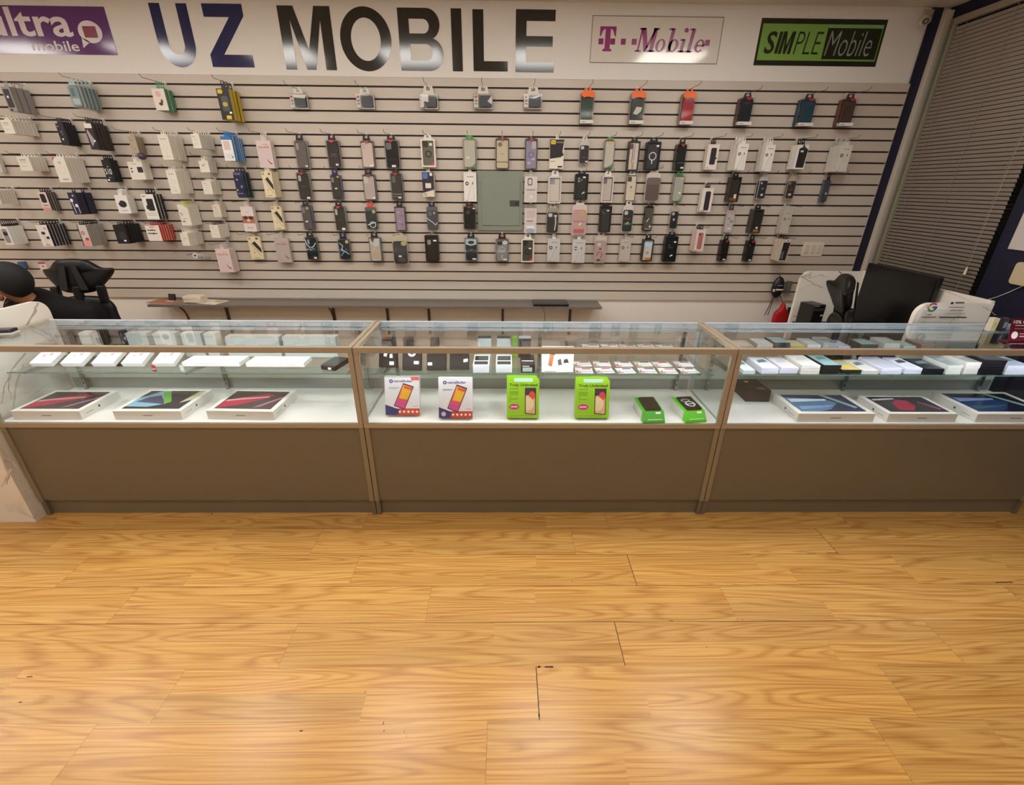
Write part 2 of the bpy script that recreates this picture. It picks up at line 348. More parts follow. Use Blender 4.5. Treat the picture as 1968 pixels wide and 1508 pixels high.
# ------------------------------------------------------------------ shop sign: vinyl letters stuck on the fascia
def zx(px, py): p = onY(px, py, YW); return p.x, p.z
def letter(ch, x0, x1, y0, y1, mat, label):
    xa, zb = zx((x0+x1)/2, y1); _, zt = zx((x0+x1)/2, y0); xl = zx(x0, (y0+y1)/2)[0]; xr = zx(x1, (y0+y1)/2)[0]
    w, h = xr-xl, zt-zb; s = .072 if ch in 'UZ' else .074; b = MB(); a, c = -.0015, 0.0
    def pr(pts): b.prism(pts, a, c, mat)
    if ch == 'I': pr([(0, 0), (w, 0), (w, h), (0, h)])
    if ch == 'L': pr([(0, 0), (w, 0), (w, s*.8), (s, s*.8), (s, h), (0, h)])
    if ch == 'E': pr([(0, 0), (w, 0), (w, s*.8), (s, s*.8), (s, h*.42), (w*.95, h*.42), (w*.95, h*.42+s*.8), (s, h*.42+s*.8), (s, h-s*.85), (w, h-s*.85), (w, h), (0, h)])
    if ch == 'Z': pr([(0, 0), (w, 0), (w, s), (w*.33, s), (w*.96, h-s*.9), (w*.96, h), (.04*w, h), (.04*w, h-s), (w*.62, h-s), (0, s)])
    if ch == 'U':
        R = w/2; P = [(0, h)]+[(R-R*math.cos(t), R*1.05-R*1.05*math.sin(t)) for t in [math.pi*i/20 for i in range(21)]]+[(w, h), (w-s, h)]
        Q = [(R+(R-s)*math.cos(t), R*1.05-(R*1.05-s)*math.sin(t)) for t in [math.pi*i/20 for i in range(21)]]+[(s, h)]
        pr(P+Q)
    if ch == 'M': pr([(0, 0), (s, 0), (s, h*.78), (w/2-s*.42, 0), (w/2+s*.42, 0), (w-s, h*.78), (w-s, 0), (w, 0), (w, h), (w-s*1.45, h), (w/2, h*.32), (s*1.45, h), (0, h)])
    if ch == 'O': b.ring(ell(w/2, h/2, w/2, h/2, 40), ell(w/2, h/2, w/2-s, h/2-s*.82, 40), a, c, mat)
    if ch == 'B':
        def lobe(z0, z1, wr, k=14): 
            r = (z1-z0)/2; return [(wr-r+r*math.sin(math.pi*i/k), (z0+r)-r*math.cos(math.pi*i/k)) for i in range(k+1)]
        zm = h*.52
        b.ring([(0, 0)]+lobe(0, zm+s*.1, w)+[(0, zm+s*.1)], [(s, s*.8)]+lobe(s*.8, zm-s*.4, w-s*1.0)+[(s, zm-s*.4)], a, c, mat)
        b.ring([(0, zm-s*.1)]+lobe(zm-s*.1, h, w*.94)+[(0, h)], [(s, zm+s*.4)]+lobe(zm+s*.4, h-s*.8, w*.94-s*1.0)+[(s, h-s*.8)], a-.0001, c-.0001, mat)
    tag(b.build('sign_letter', loc=(xl, YW+.0015, zb)), label, 'sign letter', 'letters of the shop name')
VB = M('2a2823', .12, 0, .6, 'black_vinyl'); VN = M('1e2352', .12, 0, .6, 'navy_vinyl')
letter('U', 300, 371, 6, 129, VN, 'large navy blue vinyl letter U starting the shop name')
letter('Z', 396, 478, 7, 129, VN, 'large navy blue vinyl letter Z of the shop name')
letter('M', 541, 640, 11, 134, VB, 'large black vinyl letter M of the shop name')
letter('O', 654, 752, 12, 137, VB, 'large round black vinyl letter O of the shop name')
letter('B', 767, 851, 15, 136, VB, 'large black vinyl letter B of the shop name')
letter('I', 868, 888, 16, 137, VB, 'narrow black vinyl letter I of the shop name')
letter('L', 909, 976, 18, 137, VB, 'large black vinyl letter L of the shop name')
letter('E', 991, 1066, 18, 139, VB, 'large black vinyl letter E ending the shop name')
def rect_on_wall(x0, x1, y0, y1):
    cx, cyy = (x0+x1)/2, (y0+y1)/2
    l = zx(x0, cyy)[0]; r = zx(x1, cyy)[0]; tz = zx(cx, y0)[1]; bz = zx(cx, y1)[1]; return l, r, bz, tz
def signs():
    # purple sign, running out of frame on the left
    l, r, z0, z1 = rect_on_wall(-65, 212, 11, 104); t = thing('wall_sign', 'purple sign with white letters and speech bubble at left end of header', 'sign', (l, YW+.002, z0))
    W, H = r-l, z1-z0; b = MB(); b.box(0, W, -.003, 0, 0, H, M('5d2f6d', .12, 0, .6)); b.build('panel', t)
    b = MB(); wm = M('d8cfd2', .4); u = zx(-24, 60)[0]-l; e = zx(140, 60)[0]-l
    b.text('ultra', u, H*.37, H*.60, wm, -.0036, .018, 0, 'L', e-u)
    m0 = zx(62, 90)[0]-l; m1 = zx(152, 90)[0]-l; b.text('mobile', m0, H*.07, H*.215, wm, -.0036, .012, 0, 'L', m1-m0)
    b.build('lettering', t)
    b = MB(); cx = zx(173, 60)[0]-l; cz = H*.48; b.prism(ell(cx, cz, .08, .063, 24), -.0036, -.003, wm); b.prism([(cx-.07, cz-.03), (cx-.078, cz-.09), (cx-.02, cz-.055)], -.0036, -.003, wm)
    b.prism(rr(cx-.045, cx+.045, cz-.032, cz+.032, .006), -.0042, -.0036, M('7d1b3c', .3)); b.build('speech_bubble_mark', t)
    # T Mobile style white sign
    l, r, z0, z1 = rect_on_wall(1136, 1385, 31, 122); t = thing('wall_sign', 'white framed sign with magenta slab serif letters and small squares', 'sign', (l, YW+.002, z0)); W, H = r-l, z1-z0
    b = MB(); b.box(.004, W-.004, -.003, 0, .004, H-.004, M('ddd8cf', .1, 0, .6)); b.build('panel', t)
    b = MB(); q = .004; b.ring([(0, 0), (W, 0), (W, H), (0, H)], [(q, q), (W-q, q), (W-q, H-q), (q, H-q)], -.004, 0, M('77706a', .4)); b.build('border', t)
    mg = M('8e2a6d', .25); b = MB(); y = -.0036; b2 = b
    def X(px): return zx(px, 78)[0]-l
    def Z(py): return zx(1260, py)[1]-z0
    def pl(p): b.prism(p, y, -.003, mg)
    a0, a1 = X(1152), X(1183); c = (a0+a1)/2; zt, zb = Z(52), Z(100); s = (a1-a0)
    pl([(a0, zt), (a0, zt-.055), (a0+.008, zt-.055), (a0+.022, zt-.022), (c-.018, zt-.012), (c-.018, zb+.016), (c-s*.28, zb+.012), (c-s*.28, zb), (c+s*.28, zb), (c+s*.28, zb+.012), (c+.018, zb+.016), (c+.018, zt-.012), (a1-.022, zt-.022), (a1-.008, zt-.055), (a1, zt-.055), (a1, zt)])
    d = .034; zq = Z(81)
    for px in (1155, 1177.5, 1198, 1219): x = X(px); pl([(x-d/2, zq-d/2), (x+d/2, zq-d/2), (x+d/2, zq+d/2), (x-d/2, zq+d/2)])
    b.build('letter_mark', t); b = MB()
    sh = .18; zt, zb = Z(54), Z(100); hh = zt-zb
    def S(pts): pl([(p[0]+sh*(p[1]-zb), p[1]) for p in pts])
    def R_(x0, x1, za, zc): S([(x0, za), (x1, za), (x1, zc), (x0, zc)])
    def ringS(cx, cz, rx, rz, t1, t2): b.ring([(p[0]+sh*(p[1]-zb), p[1]) for p in ell(cx, cz, rx, rz, 24)], [(p[0]+sh*(p[1]-zb), p[1]) for p in ell(cx, cz, rx-t1, rz-t2, 24)], y, -.003, mg)
    m0 = X(1225); m1 = X(1256)
    R_(m0, m0+.012, zb, zt); S([(m0, zt), (m0+.03, zt), ((m0+m1)/2+.014, zb+.03), ((m0+m1)/2-.008, zb)]); S([((m0+m1)/2-.008, zb), ((m0+m1)/2+.008, zb), (m1-.004, zt), (m1-.02, zt)]); R_(m1-.028, m1, zb, zt)
    for x0, x1, za in ((m0-.014, m0+.028, zb), (m1-.042, m1+.014, zb), (m0-.012, m0+.03, zt-.01), (m1-.03, m1+.012, zt-.01)): R_(x0, x1, za, za+.01)
    xh = hh*.56
    o = X(1266); ringS(o+.008, zb+xh/2, .034, xh/2, .019, .008)
    q0 = X(1286); R_(q0-.012, q0+.012, zb, zt); R_(q0-.03, q0, zt-.01, zt); ringS(q0+.026, zb+xh/2, .034, xh/2, .019, .008)
    i0 = X(1311); R_(i0-.012, i0+.012, zb, zb+xh); R_(i0-.026, i0, zb+xh-.01, zb+xh); R_(i0-.024, i0+.024, zb, zb+.01); pl([(p[0]+sh*hh*.9, p[1]) for p in ell(i0, zt-.01, .015, .014, 12)])
    pl([(X(1360)-d/2, zq-d/2), (X(1360)+d/2, zq-d/2), (X(1360)+d/2, zq+d/2), (X(1360)-d/2, zq+d/2)])
    l0 = X(1325); R_(l0-.012, l0+.012, zb, zt); R_(l0-.028, l0, zt-.01, zt); R_(l0-.024, l0+.024, zb, zb+.01)
    e0 = X(1342); ez = zb+xh/2
    P = [(e0+.006+.034*math.cos(t), ez+xh/2*math.sin(t)) for t in [math.radians(a) for a in range(0, 321, 20)]]; Q = [(e0+.006+.016*math.cos(t), ez+(xh/2-.009)*math.sin(t)) for t in [math.radians(a) for a in range(320, -1, -20)]]
    S(P+Q); R_(e0-.015, e0+.04, ez-.004, ez+.006)
    b.build('lettering', t)
    # green and black sign
    l, r, z0, z1 = rect_on_wall(1456, 1695, 36, 127); t = thing('wall_sign', 'green and black rectangular sign at right end of the header', 'sign', (l, YW+.002, z0)); W, H = r-l, z1-z0
    b = MB(); bk = M('24271c', .2); gr = M('7aa34c', .2); b.box(0, W, -.003, 0, 0, H, bk); b.build('panel', t)
    b = MB(); b.prism([(.016, .03), (W*.54, .03), (W*.54, H-.03), (.016, H-.03)], -.0036, -.003, gr); b.prism([(W*.54, .03), (W-.016, .03), (W-.016, .04), (W*.54, .04)], -.0036, -.003, gr)
    b.prism([(W*.54, H-.05), (W-.016, H-.05), (W-.016, H-.03), (W*.54, H-.03)], -.0036, -.003, M('78a860', .3)); b.prism([(W-.022, .03), (W-.016, .03), (W-.016, H-.03), (W-.022, H-.03)], -.0037, -.0036, gr); b.build('green_field', t)
    b = MB(); b.text('SI', .05, H*.25, H*.48, bk, -.0042, .02, .12, 'L', W*.115)
    mx, mw, mz, mh, ms = W*.178, W*.098, H*.25, H*.48, .021
    b.prism([(mx+p[0]+.12*p[1], mz+p[1]) for p in [(0, 0), (ms, 0), (ms, mh*.72), (mw/2-ms*.4, 0), (mw/2+ms*.4, 0), (mw-ms, mh*.72), (mw-ms, 0), (mw, 0), (mw, mh), (mw-ms*1.2, mh), (mw/2, mh*.36), (ms*1.2, mh), (0, mh)]], -.0042, -.0036, bk); b.text('PLE', W*.30, H*.25, H*.48, bk, -.0042, -.012, .12, 'L', W*.2); b.text('Mobile', W*.555, H*.22, H*.53, M('8a9084', .3), -.0042, -.012, .12, 'L', W*.36); b.build('lettering', t)
signs()
# ------------------------------------------------------------------ packs hanging on the slatwall
def gfx(b, G, w, h, y, top=0):
    """printed marks, coordinates 0..1 over the face (x from left, z from bottom)"""
    X = lambda u: (u-.5)*w
    Z = lambda v: -h+v*h+top
    for i, g in enumerate(G):
        yy = y-.0002*(i+1); k = g[0]; c = M(g[-1], .45)
        if k == 'r': b.flat([(X(g[1]), Z(g[2])), (X(g[3]), Z(g[2])), (X(g[3]), Z(g[4])), (X(g[1]), Z(g[4]))], yy, c)
        elif k == 'R': b.flat([(p[0], p[1]) for p in rr(X(g[1]), X(g[3]), Z(g[2]), Z(g[4]), min(w, h)*g[5])], yy, c)
        elif k == 'e': b.flat(ell(X(g[1]), Z(g[2]), g[3]*w, g[4]*w, 14), yy, c)
        elif k == 'o': b.ring(ell(X(g[1]), Z(g[2]), g[3]*w, g[3]*w, 18), ell(X(g[1]), Z(g[2]), g[3]*w*g[4], g[3]*w*g[4], 18), yy, yy+.0001, c)
        elif k == 'p': b.flat([(X(p[0]), Z(p[1])) for p in g[1]], yy, c)
        elif k == 's':
            for p, q in zip(g[1], g[1][1:]): b.flat(stroke((X(p[0]), Z(p[1])), (X(q[0]), Z(q[1])), g[2]*w), yy, c)
        elif k == 't': b.text(g[1], X(g[2]), Z(g[3]), g[4]*h, c, yy, .01, 0, 'C', (g[5]*w if len(g) > 6 else None))
CREAM = 'd9d2c6'; WHT = 'e2ded8'; GRY = '8f8a86'; DK = '26242a'; BLK = '131216'
def CABLE(c='3d3a3a'): return [('r', .28, .84, .8, .865, '8a8680'), ('e', .26, .62, .14, .14, c), ('e', .26, .62, .06, .06, 'd8d4ce'), ('R', .66, .58, .76, .68, .05, '7b756f'), ('s', [(.3, .08), (.6, .6)], .025, 'a39c94'), ('s', [(.72, .58), (.8, .1), (.45, .06)], .018, 'b8b1a8'), ('r', .12, .03, .3, .05, '77726c')]
GLASSG = [('r', .05, .0, .97, .78, 'd0bdbb'), ('t', 'GLASS', .5, .73, .07, .74, 'b5323c'), ('t', 'SUPER', .62, .84, .035, .4, 'c56a6c'), ('s', [(.62, .32), (.68, .22), (.72, .25), (.78, .14)], .04, '8c2732'), ('s', [(.78, .2), (.88, .16)], .05, '8c2732')]
DIAG = [('r', 0, 0, 1, 1, 'd9cbaa'), ('r', .08, .88, .25, .95, '948a68'), ('r', .65, .88, .85, .96, '5c5646'), ('p', [(.28, .72), (.55, .8), (.95, .5), (.95, .28), (.8, .36)], '2b2526'), ('s', [(.15, .72), (.88, .14)], .03, '5b5247'), ('e', .36, .3, .07, .07, 'c5a23c'), ('r', .2, .05, .7, .08, 'a89c80')]
LINES = [('r', .2, .82, .75, .86, 'aaa196'), ('o', .5, .5, .22, .88, 'b9b0a4'), ('r', .3, .12, .7, .15, 'b9b0a4'), ('o', .5, .28, .1, .8, 'b9b0a4')]
LINE2 = [('r', .18, .74, .7, .8, '8f877c'), ('r', .18, .6, .66, .64, 'a79e92'), ('r', .2, .3, .6, .34, 'b6ad9f')]
LINE3 = [('o', .5, .6, .16, .85, 'aaa196'), ('e', .3, .3, .05, .03, '8a8277'), ('e', .55, .3, .05, .03, '8a8277'), ('r', .2, .8, .5, .84, '9a9184')]
def PIC(c, x0=.3, x1=.82, z0=.2, z1=.86): return [('R', x0, z0, x1, z1, .08, c)]
def camera_lens(c='cfcac4'): return ('R', .1, .78, .46, .95, .08, c)
packno = 0
PACKDATA = []
def P(row, kind, x0, x1, y0, y1, look, **k): PACKDATA.append((row, kind, x0, x1, y0, y1, look, k))
T, S2, S3, S4, S5 = 'top', 'second', 'third', 'fourth', 'bottom'
# kind: box = printed carton, case = phone case in a clear box, bag = phone case in a plastic pouch
P(T, 'box', 1, 34, 166, 214, 'grey carton showing a black phone case', col='8f8b88', n=3, xe=72, g=[('R', .12, .16, .86, .9, .1, '2a282b'), ('r', .34, .54, .55, .63, 'e8e6e2'), ('R', .2, .02, .5, .1, .02, '2a282b')])
P(T, 'case', 126, 160, 163, 206, 'pale blue clear blister pack', case='7f8e92', frame='a9b9ba', n=5, xe=197, tab='a6b6b6', deco=[('R', .2, .5, .6, .9, .1, '4f6d78'), ('r', .1, .1, .9, .4, 'a8b6b6')])
P(T, 'box', 290, 325, 170, 212, 'white card with black rabbit-like blot and green side', col='d9cfc4', side='3f7d5c', n=2, xe=341, tab='4f8f68', g=[('e', .5, .3, .16, .12, '3b2b26'), ('e', .62, .42, .09, .14, '3b2b26'), ('e', .45, .75, .2, .2, 'd9a69a')])
P(T, 'box', 415, 451, 170, 230, 'black and yellow rugged case carton', col='1e1c1d', side='c0a420', n=3, xe=471, tab='2a2622', g=[('R', .08, .84, .46, .97, .06, 'd8b91f'), ('R', .4, .02, .8, .14, .04, 'd8b91f'), ('R', .25, .28, .78, .76, .1, '4a4a4e'), ('e', .5, .5, .2, .16, 'b8a23a'), ('r', .72, .2, .9, .26, 'f0eee8')])
for i, (x, c) in enumerate(((573, 'white top corner'), (701, 'white left corner'), (823, 'white left block'), (928, 'white right corner'), (1024, 'white curled flap'))):
    P(T, 'flat', x-18, x+19, 180, 209, 'small square clear pack with dark pouch and '+c, frame='b4afa9', case='3a434b', n=1, T=.035, kk=i)
for x0, x1, c, nm, yy, d in ((1114, 1144, '34463d', 'dark green case', 178, [('o', .6, .25, .14, .6, '6c7a70'), ('s', [(.2, .8), (.8, .72)], .06, '26342d')]), (1209, 1243, '3c443f', 'green and white camouflage case', 179, [('p', [(.15, .3), (.4, .62), (.9, .6), (.8, .4), (.5, .25)], 'c9c6bd'), ('e', .5, .8, .3, .1, '2a342e')]), (1306, 1340, 'a02228', 'bright red case', 180, [('e', .5, .9, .34, .12, '83304a')])):
    P(T, 'case', x0, x1, yy, yy+59, 'orange topped pack holding '+nm, case=c, frame='8d867c', tab='e8691c', deco=d, cap='e8691c', foot='d9d2c8', T=.06)
for x0, x1, c, nm, yy in ((1417, 1454, '1d2226', 'black case', 187), (1533, 1575, '2b4350', 'steel blue case', 189), (1612, 1653, '4a3a33', 'brown grey case', 189)):
    P(T, 'case', x0, x1, yy, yy+53, 'smoked pack of a '+nm+' with white foot label', case=c, frame={'1d2226': '5a3e3c', '2b4350': '3f5566', '4a3a33': '704038'}[c], tab='3a2a2a', deco=[('e', .5, .85, .35, .1, c)], cap2='b02a34', foot='d9d6d0', T=.075)
# second row
P(S2, 'box', 0, 30, 230, 257, 'small white carton with printed lines', col=CREAM, n=7, xe=76, g=LINE2, thin=1)
P(S2, 'box', 106, 134, 237, 279, 'black carton with silver print', col='201c26', side='1c1922', n=6, xe=157, g=[('r', .1, .84, .3, .9, '9a96a0'), ('s', [(.3, .6), (.55, .66), (.5, .45)], .06, '8c8894'), ('r', .28, .24, .48, .32, 'e4e2e6')])
P(S2, 'box', 160, 190, 237, 287, 'black carton with grey diamond and white header', col='25221f', side='2a2722', n=5, xe=221, g=[('r', .02, .82, .98, 1, CREAM), ('p', [(.12, .68), (.3, .1), (.86, .34), (.3, .78)], '9c93a0'), ('r', .7, .3, .9, .36, 'eae8e2')])
P(S2, 'box', 245, 268, 262, 294, 'tan carton above a purple ball', col='a99a86', side='84735f', n=3, xe=283, g=[('r', .2, .75, .7, .8, '8a7c68'), ('s', [(.2, .4), (.5, .2), (.8, .35)], .04, '6d604f')])
P(S2, 'box', 302, 334, 259, 307, 'tall white screen protector carton', col=CREAM, n=7, xe=361, g=LINES)
P(S2, 'box', 366, 388, 257, 285, 'small white carton with dotted print', col=CREAM, n=6, xe=415, g=LINE3)
P(S2, 'box', 423, 453, 262, 309, 'white fronted carton with blue top and sides', col=WHT, side='2d6fae', n=6, xe=474, tab='2d6fae', g=[('r', 0, .86, 1, 1, '2d6fae'), ('R', .18, .45, .75, .82, .03, 'cbb9b6'), ('r', .2, .1, .9, .3, 'd0d6da'), ('e', .8, .16, .08, .08, '5b7fa0')])
P(S2, 'box', 491, 528, 270, 323, 'pale pink carton with red GLASS lettering', col='d6c5c0', n=2, xe=535, g=GLASSG)
P(S2, 'case', 562, 595, 270, 324, 'grey phone case in clear box', case='6a6260', frame='9c9690', tab='1a1718', deco=[('R', .12, .7, .34, .95, .06, 'a39a98'), ('o', .5, .42, .25, .85, '59514f'), ('r', .7, .03, .95, .09, 'e8e4e0')])
P(S2, 'case', 624, 656, 269, 323, 'black flecked phone case in clear box', case='35332f', frame='8e8781', tab='1a1718', cap2='c2415a', deco=[('r', .3, .5, .75, .53, '6d6a64'), ('r', .2, .42, .8, .45, '5c5953'), ('r', .6, .06, .85, .14, 'e8e4e0')])
P(S2, 'case', 691, 721, 270, 323, 'blush white phone case in clear box', case='cbbab2', frame='7f7670', tab='1a1718', cap2='a5564c', deco=[('R', .1, .74, .34, .95, .06, 'bfae a8'.replace(' ', '')), ('r', .6, .03, .9, .1, 'ece8e4')])
P(S2, 'case', 737, 769, 268, 324, 'glossy black phone case in clear box', case='141316', frame='8e8a86', tab='241c1e', cap2='b53040', deco=[('R', .05, .7, .5, .96, .12, '6c686a'), ('r', .1, .3, .8, .33, '2c2a2e'), ('r', .4, .02, .75, .1, 'ece8e4')])
P(S2, 'case', 808, 838, 267, 321, 'olive ring case in white window carton', case='6b6657', frame='e0dbd2', solid=1, tab=WHT, deco=[('R', .08, .74, .5, .97, .1, '2f2c27'), ('o', .5, .48, .28, .62, '2d2a26'), ('R', .6, .8, .85, .9, .02, 'e0dcd6'), ('p', [(.5, 0), (1, 0), (1, .2)], 'c04450')])
P(S2, 'case', 889, 916, 266, 323, 'clear case in pack with green top', case='b9b7a8', frame='b4b9a8', tab='2f9a3f', deco=[('e', .7, .9, .2, .14, 'cdb487'), ('r', .2, .33, .45, .39, 'e6e4de'), ('p', [(.6, 0), (1, 0), (1, .15)], '55a05c')])
P(S2, 'case', 952, 979, 265, 325, 'cream case with green camera in grey frame', case='c4b9a0', frame='7c7d6e', tab='1d191b', cap2='a8433f', deco=[('e', .3, .85, .2, .17, '6b7359'), ('r', 0, .2, 1, .24, '8c7358'), ('r', .35, .5, .65, .53, '9c907b')])
P(S2, 'case', 1008, 1034, 266, 326, 'lilac floral case in green grey frame', case='9189a0', frame='6c6f5f', tab='1d191b', cap2='a8433f', deco=[('o', .5, .5, .3, .7, '6b6577'), ('R', .55, .72, .95, .98, .05, 'b4b2b0'), ('e', .3, .2, .18, .12, 'b5aec4'), ('e', .7, .35, .18, .12, 'b5aec4')])
P(S2, 'box', 1055, 1085, 268, 324, 'black yellow and cream rugged case carton', col='e0d9c6', T=.03, tab=WHT, g=[('p', [(0, 1), (1, 1), (.95, .8), (.9, .58), (1, .48), (.8, .4), (.02, .34)], '1e1c20'), ('R', .06, .84, .4, .98, .06, 'd8c02c'), ('t', 'OB', .23, .89, .045, .2, '3b3620'), ('r', .45, .88, .95, .93, '77715c'), ('r', .6, .04, .92, .1, '3c362c'), ('r', .05, .24, .4, .27, 'a79b86')])
P(S2, 'bag', 1112, 1134, 272, 315, 'black silicone case on white blister card', case='1e1b1d', frame='cbc6bf', tab='cbc6bf', deco=[camera_lens('cfcac8'), ('r', .35, .3, .7, .34, '5c5860'), ('r', .68, .05, .95, .13, 'ebe8e4')])
P(S2, 'case', 1159, 1184, 268, 324, 'clear case with green and gold top', case='c0bcae', frame='b0ada0', tab='3c9a4a', T=.05, deco=[('r', .1, .93, 1, 1, 'cfae6e'), ('p', [(.3, 0), (1, 0), (1, .16)], '4d9457')])
P(S2, 'case', 1204, 1232, 271, 328, 'white case with gold scroll in black frame', case='cbc0b6', frame='2f2a2b', tab='1c171a', solid=1, T=.05, deco=[('R', .05, .76, .35, .97, .1, '6a4a50'), ('r', .35, .3, .42, .95, '6c3038'), ('r', .55, .35, .6, .95, '6c3038'), ('s', [(.3, .3), (.6, .12), (.4, .02)], .08, '9a7f36'), ('s', [(.65, .3), (.4, .15), (.6, .02)], .08, '9a7f36')])
P(S2, 'case', 1238, 1272, 272, 327, 'dark case with white magnet ring in black carton', case='3c3b40', frame='151315', tab='151315', solid=1, T=.05, deco=[('o', .5, .5, .33, .8, 'd9d6d2'), ('r', .44, .2, .52, .34, 'd9d6d2'), ('r', .75, .86, .98, .93, 'e9e6e2')])
P(S2, 'case', 1296, 1324, 277, 328, 'dark green black case in smoked box', case='1e221e', frame='32352f', tab='2a1418', cap2='b0283a', T=.06, deco=[('r', .1, .28, .95, .31, '5a6058'), ('r', .6, .05, .95, .12, 'e9e6e2')])
P(S2, 'box', 1354, 1384, 277, 326, 'white carton picturing a black phone case', col='ddd4cc', n=2, xe=1345, T=.06, tab='3b2a2a', g=[('R', .3, .2, .8, .86, .12, '262327'), ('e', .85, .45, .06, .08, '262327'), ('r', .1, .05, .3, .08, '6d655e')])
P(S2, 'box', 1410, 1440, 276, 327, 'white cable carton', col=WHT, n=5, xe=1396, g=CABLE())
P(S2, 'box', 1462, 1492, 278, 329, 'white cable carton', col=WHT, n=4, xe=1449, g=CABLE())
P(S2, 'box', 1523, 1556, 278, 325, 'white carton picturing a black rugged case', col=WHT, n=2, xe=1510, tab='211f22', g=[('p', [(.2, .06), (.9, .06), (.98, .8), (.6, .95), (.2, .84)], '201d1f'), ('p', [(0, 1), (1, 1), (.55, .88)], 'e4e0da'), ('e', .55, .94, .1, .1, '201d1f'), ('r', .35, .7, .6, .77, 'e4e0da')])
P(S2, 'box', 1603, 1640, 279, 330, 'white cable carton at far right', col='cdc8c0', n=6, xe=1583, g=CABLE())
# third row
P(S3, 'box', -12, 6, 305, 330, 'small white carton cut by the frame', col='c9c2b6', n=3, xe=14, g=LINE2)
P(S3, 'box', 31, 64, 301, 328, 'small white carton with printed lines', col=CREAM, n=5, xe=96, g=LINE2)
P(S3, 'box', 99, 139, 302, 350, 'white carton with red corner and round print', col=CREAM, n=6, xe=175, g=[('p', [(0, 1), (.25, 1), (0, .84)], 'c65a52'), ('o', .5, .78, .1, .5, '8d8577'), ('o', .5, .5, .28, .93, 'b9b0a4'), ('r', .3, .1, .8, .14, '8d8577')])
P(S3, 'box', 194, 222, 307, 350, 'black carton with large white lettering', col='141614', n=4, xe=238, tab='141614', g=[('t', 'S10', .5, .35, .26, .86, 'dcdcd8'), ('r', .3, .2, .6, .23, 'a8a8a4'), ('r', .1, .06, .35, .14, 'ece9e4'), ('e', .6, .7, .07, .05, 'd0d0cc')])
P(S3, 'box', 244, 281, 311, 345, 'white carton with black square picture', col=CREAM, n=2, xe=297, tab=CREAM, g=[('R', .58, .4, .96, .72, .05, '211f25'), ('e', .18, .62, .06, .06, '3b3936'), ('e', .18, .45, .06, .06, '3b3936'), ('r', .3, .86, .6, .9, 'b0a698')])
P(S3, 'box', 318, 348, 327, 372, 'tall white screen protector carton', col=CREAM, n=7, xe=375, g=LINES)
P(S3, 'box', 381, 404, 309, 331, 'tiny white carton', col=CREAM, n=5, xe=420, g=[('e', .4, .6, .09, .09, '8d8577'), ('e', .6, .7, .06, .06, '8d8577')])
P(S3, 'box', 387, 410, 348, 373, 'tiny white carton on a lower peg', col=CREAM, n=5, xe=427, g=LINE3)
P(S3, 'bag', 446, 472, 330, 380, 'navy pouch with green side', case='20264a', frame='1f2a3f', side='1d4a3a', n=3, xe=489, tab='2a2a44', flatc=1, deco=[('R', .1, .9, .9, .98, .02, '6f6880'), ('p', [(.25, .75), (.45, .7), (.4, .66), (.25, .7)], 'd4d6de'), ('e', .75, .42, .12, .16, '7c8cc0'), ('e', .15, .28, .12, .12, 'b8b046'), ('r', .1, .12, .8, .15, '8d8f98')])
P(S3, 'box', 502, 530, 330, 379, 'cream carton with diagonal black phone', col='d9cbaa', n=4, xe=543, g=DIAG)
P(S3, 'case', 566, 599, 331, 384, 'charcoal case with white clip in clear box', case='35332f', frame='8d8781', tab='2a1a1c', cap2='9a3a3c', T=.05, deco=[('R', .12, .72, .36, .95, .06, 'b7b2ad'), ('r', .3, .5, .7, .52, '5b5853'), ('r', .65, .0, .95, .08, 'e9e6e2')])
P(S3, 'case', 632, 658, 336, 383, 'charcoal case in purple trimmed pack', case='36352f', frame='6f6388', tab='2e2452', T=.05, deco=[('R', .05, .72, .36, .95, .06, '7c7783'), ('e', .85, .97, .15, .1, 'c3b24c'), ('r', .35, .42, .62, .48, 'ece9e4')])
P(S3, 'case', 695, 724, 335, 385, 'light grey case in clear box', case='b3a9a4', frame='6f6864', tab='1d191b', cap2='8a4844', deco=[('R', .05, .7, .45, .98, .04, 'c5bdb6'), ('r', .7, .03, .95, .1, 'ebe8e4')])
P(S3, 'case', 748, 775, 332, 385, 'dark grey case with white bars in clear box', case='3a3a36', frame='807c78', tab='20191b', cap2='a33c3c', T=.05, deco=[('r', 0, .2, 1, .23, '8b8a85'), ('r', 0, .1, 1, .13, '70706c'), ('R', .1, .68, .45, .96, .06, '5f5d59'), ('r', .6, .04, .9, .1, 'ebe8e4')])
P(S3, 'box', 811, 835, 331, 378, 'navy white carton with blue badge and white foot', col='2e2836', n=1, T=.07, side='c9bfb2', tab='ddd6cc', g=[('R', .05, .74, .5, .98, .1, '4f6fae'), ('e', .78, .92, .14, .14, 'ded9d0'), ('p', [(0, 0), (1, 0), (1, .3), (0, .16)], 'd4ccc0'), ('r', .25, .36, .75, .56, 'ddd6c6'), ('o', .22, .1, .1, .6, '4c463e')])
P(S3, 'box', 891, 916, 331, 387, 'white cable carton beside the electrical panel', col=WHT, n=1, T=.03, tab=WHT, g=CABLE())
P(S3, 'box', 1007, 1033, 339, 389, 'white carton with watch outline beside panel', col='cfc8c4', tab='b8b2ac', g=[('R', .24, .66, .62, .94, .12, '5d5860'), ('R', .3, .7, .56, .9, .1, 'cfc8c4'), ('r', 0, .5, 1, .52, 'a9a3a0'), ('t', 'MENBAND', .52, .46, .04, .6, '5d5a58'), ('o', .5, .22, .3, .9, 'b8b2ae'), ('r', .5, .2, .65, .26, 'efece9')])
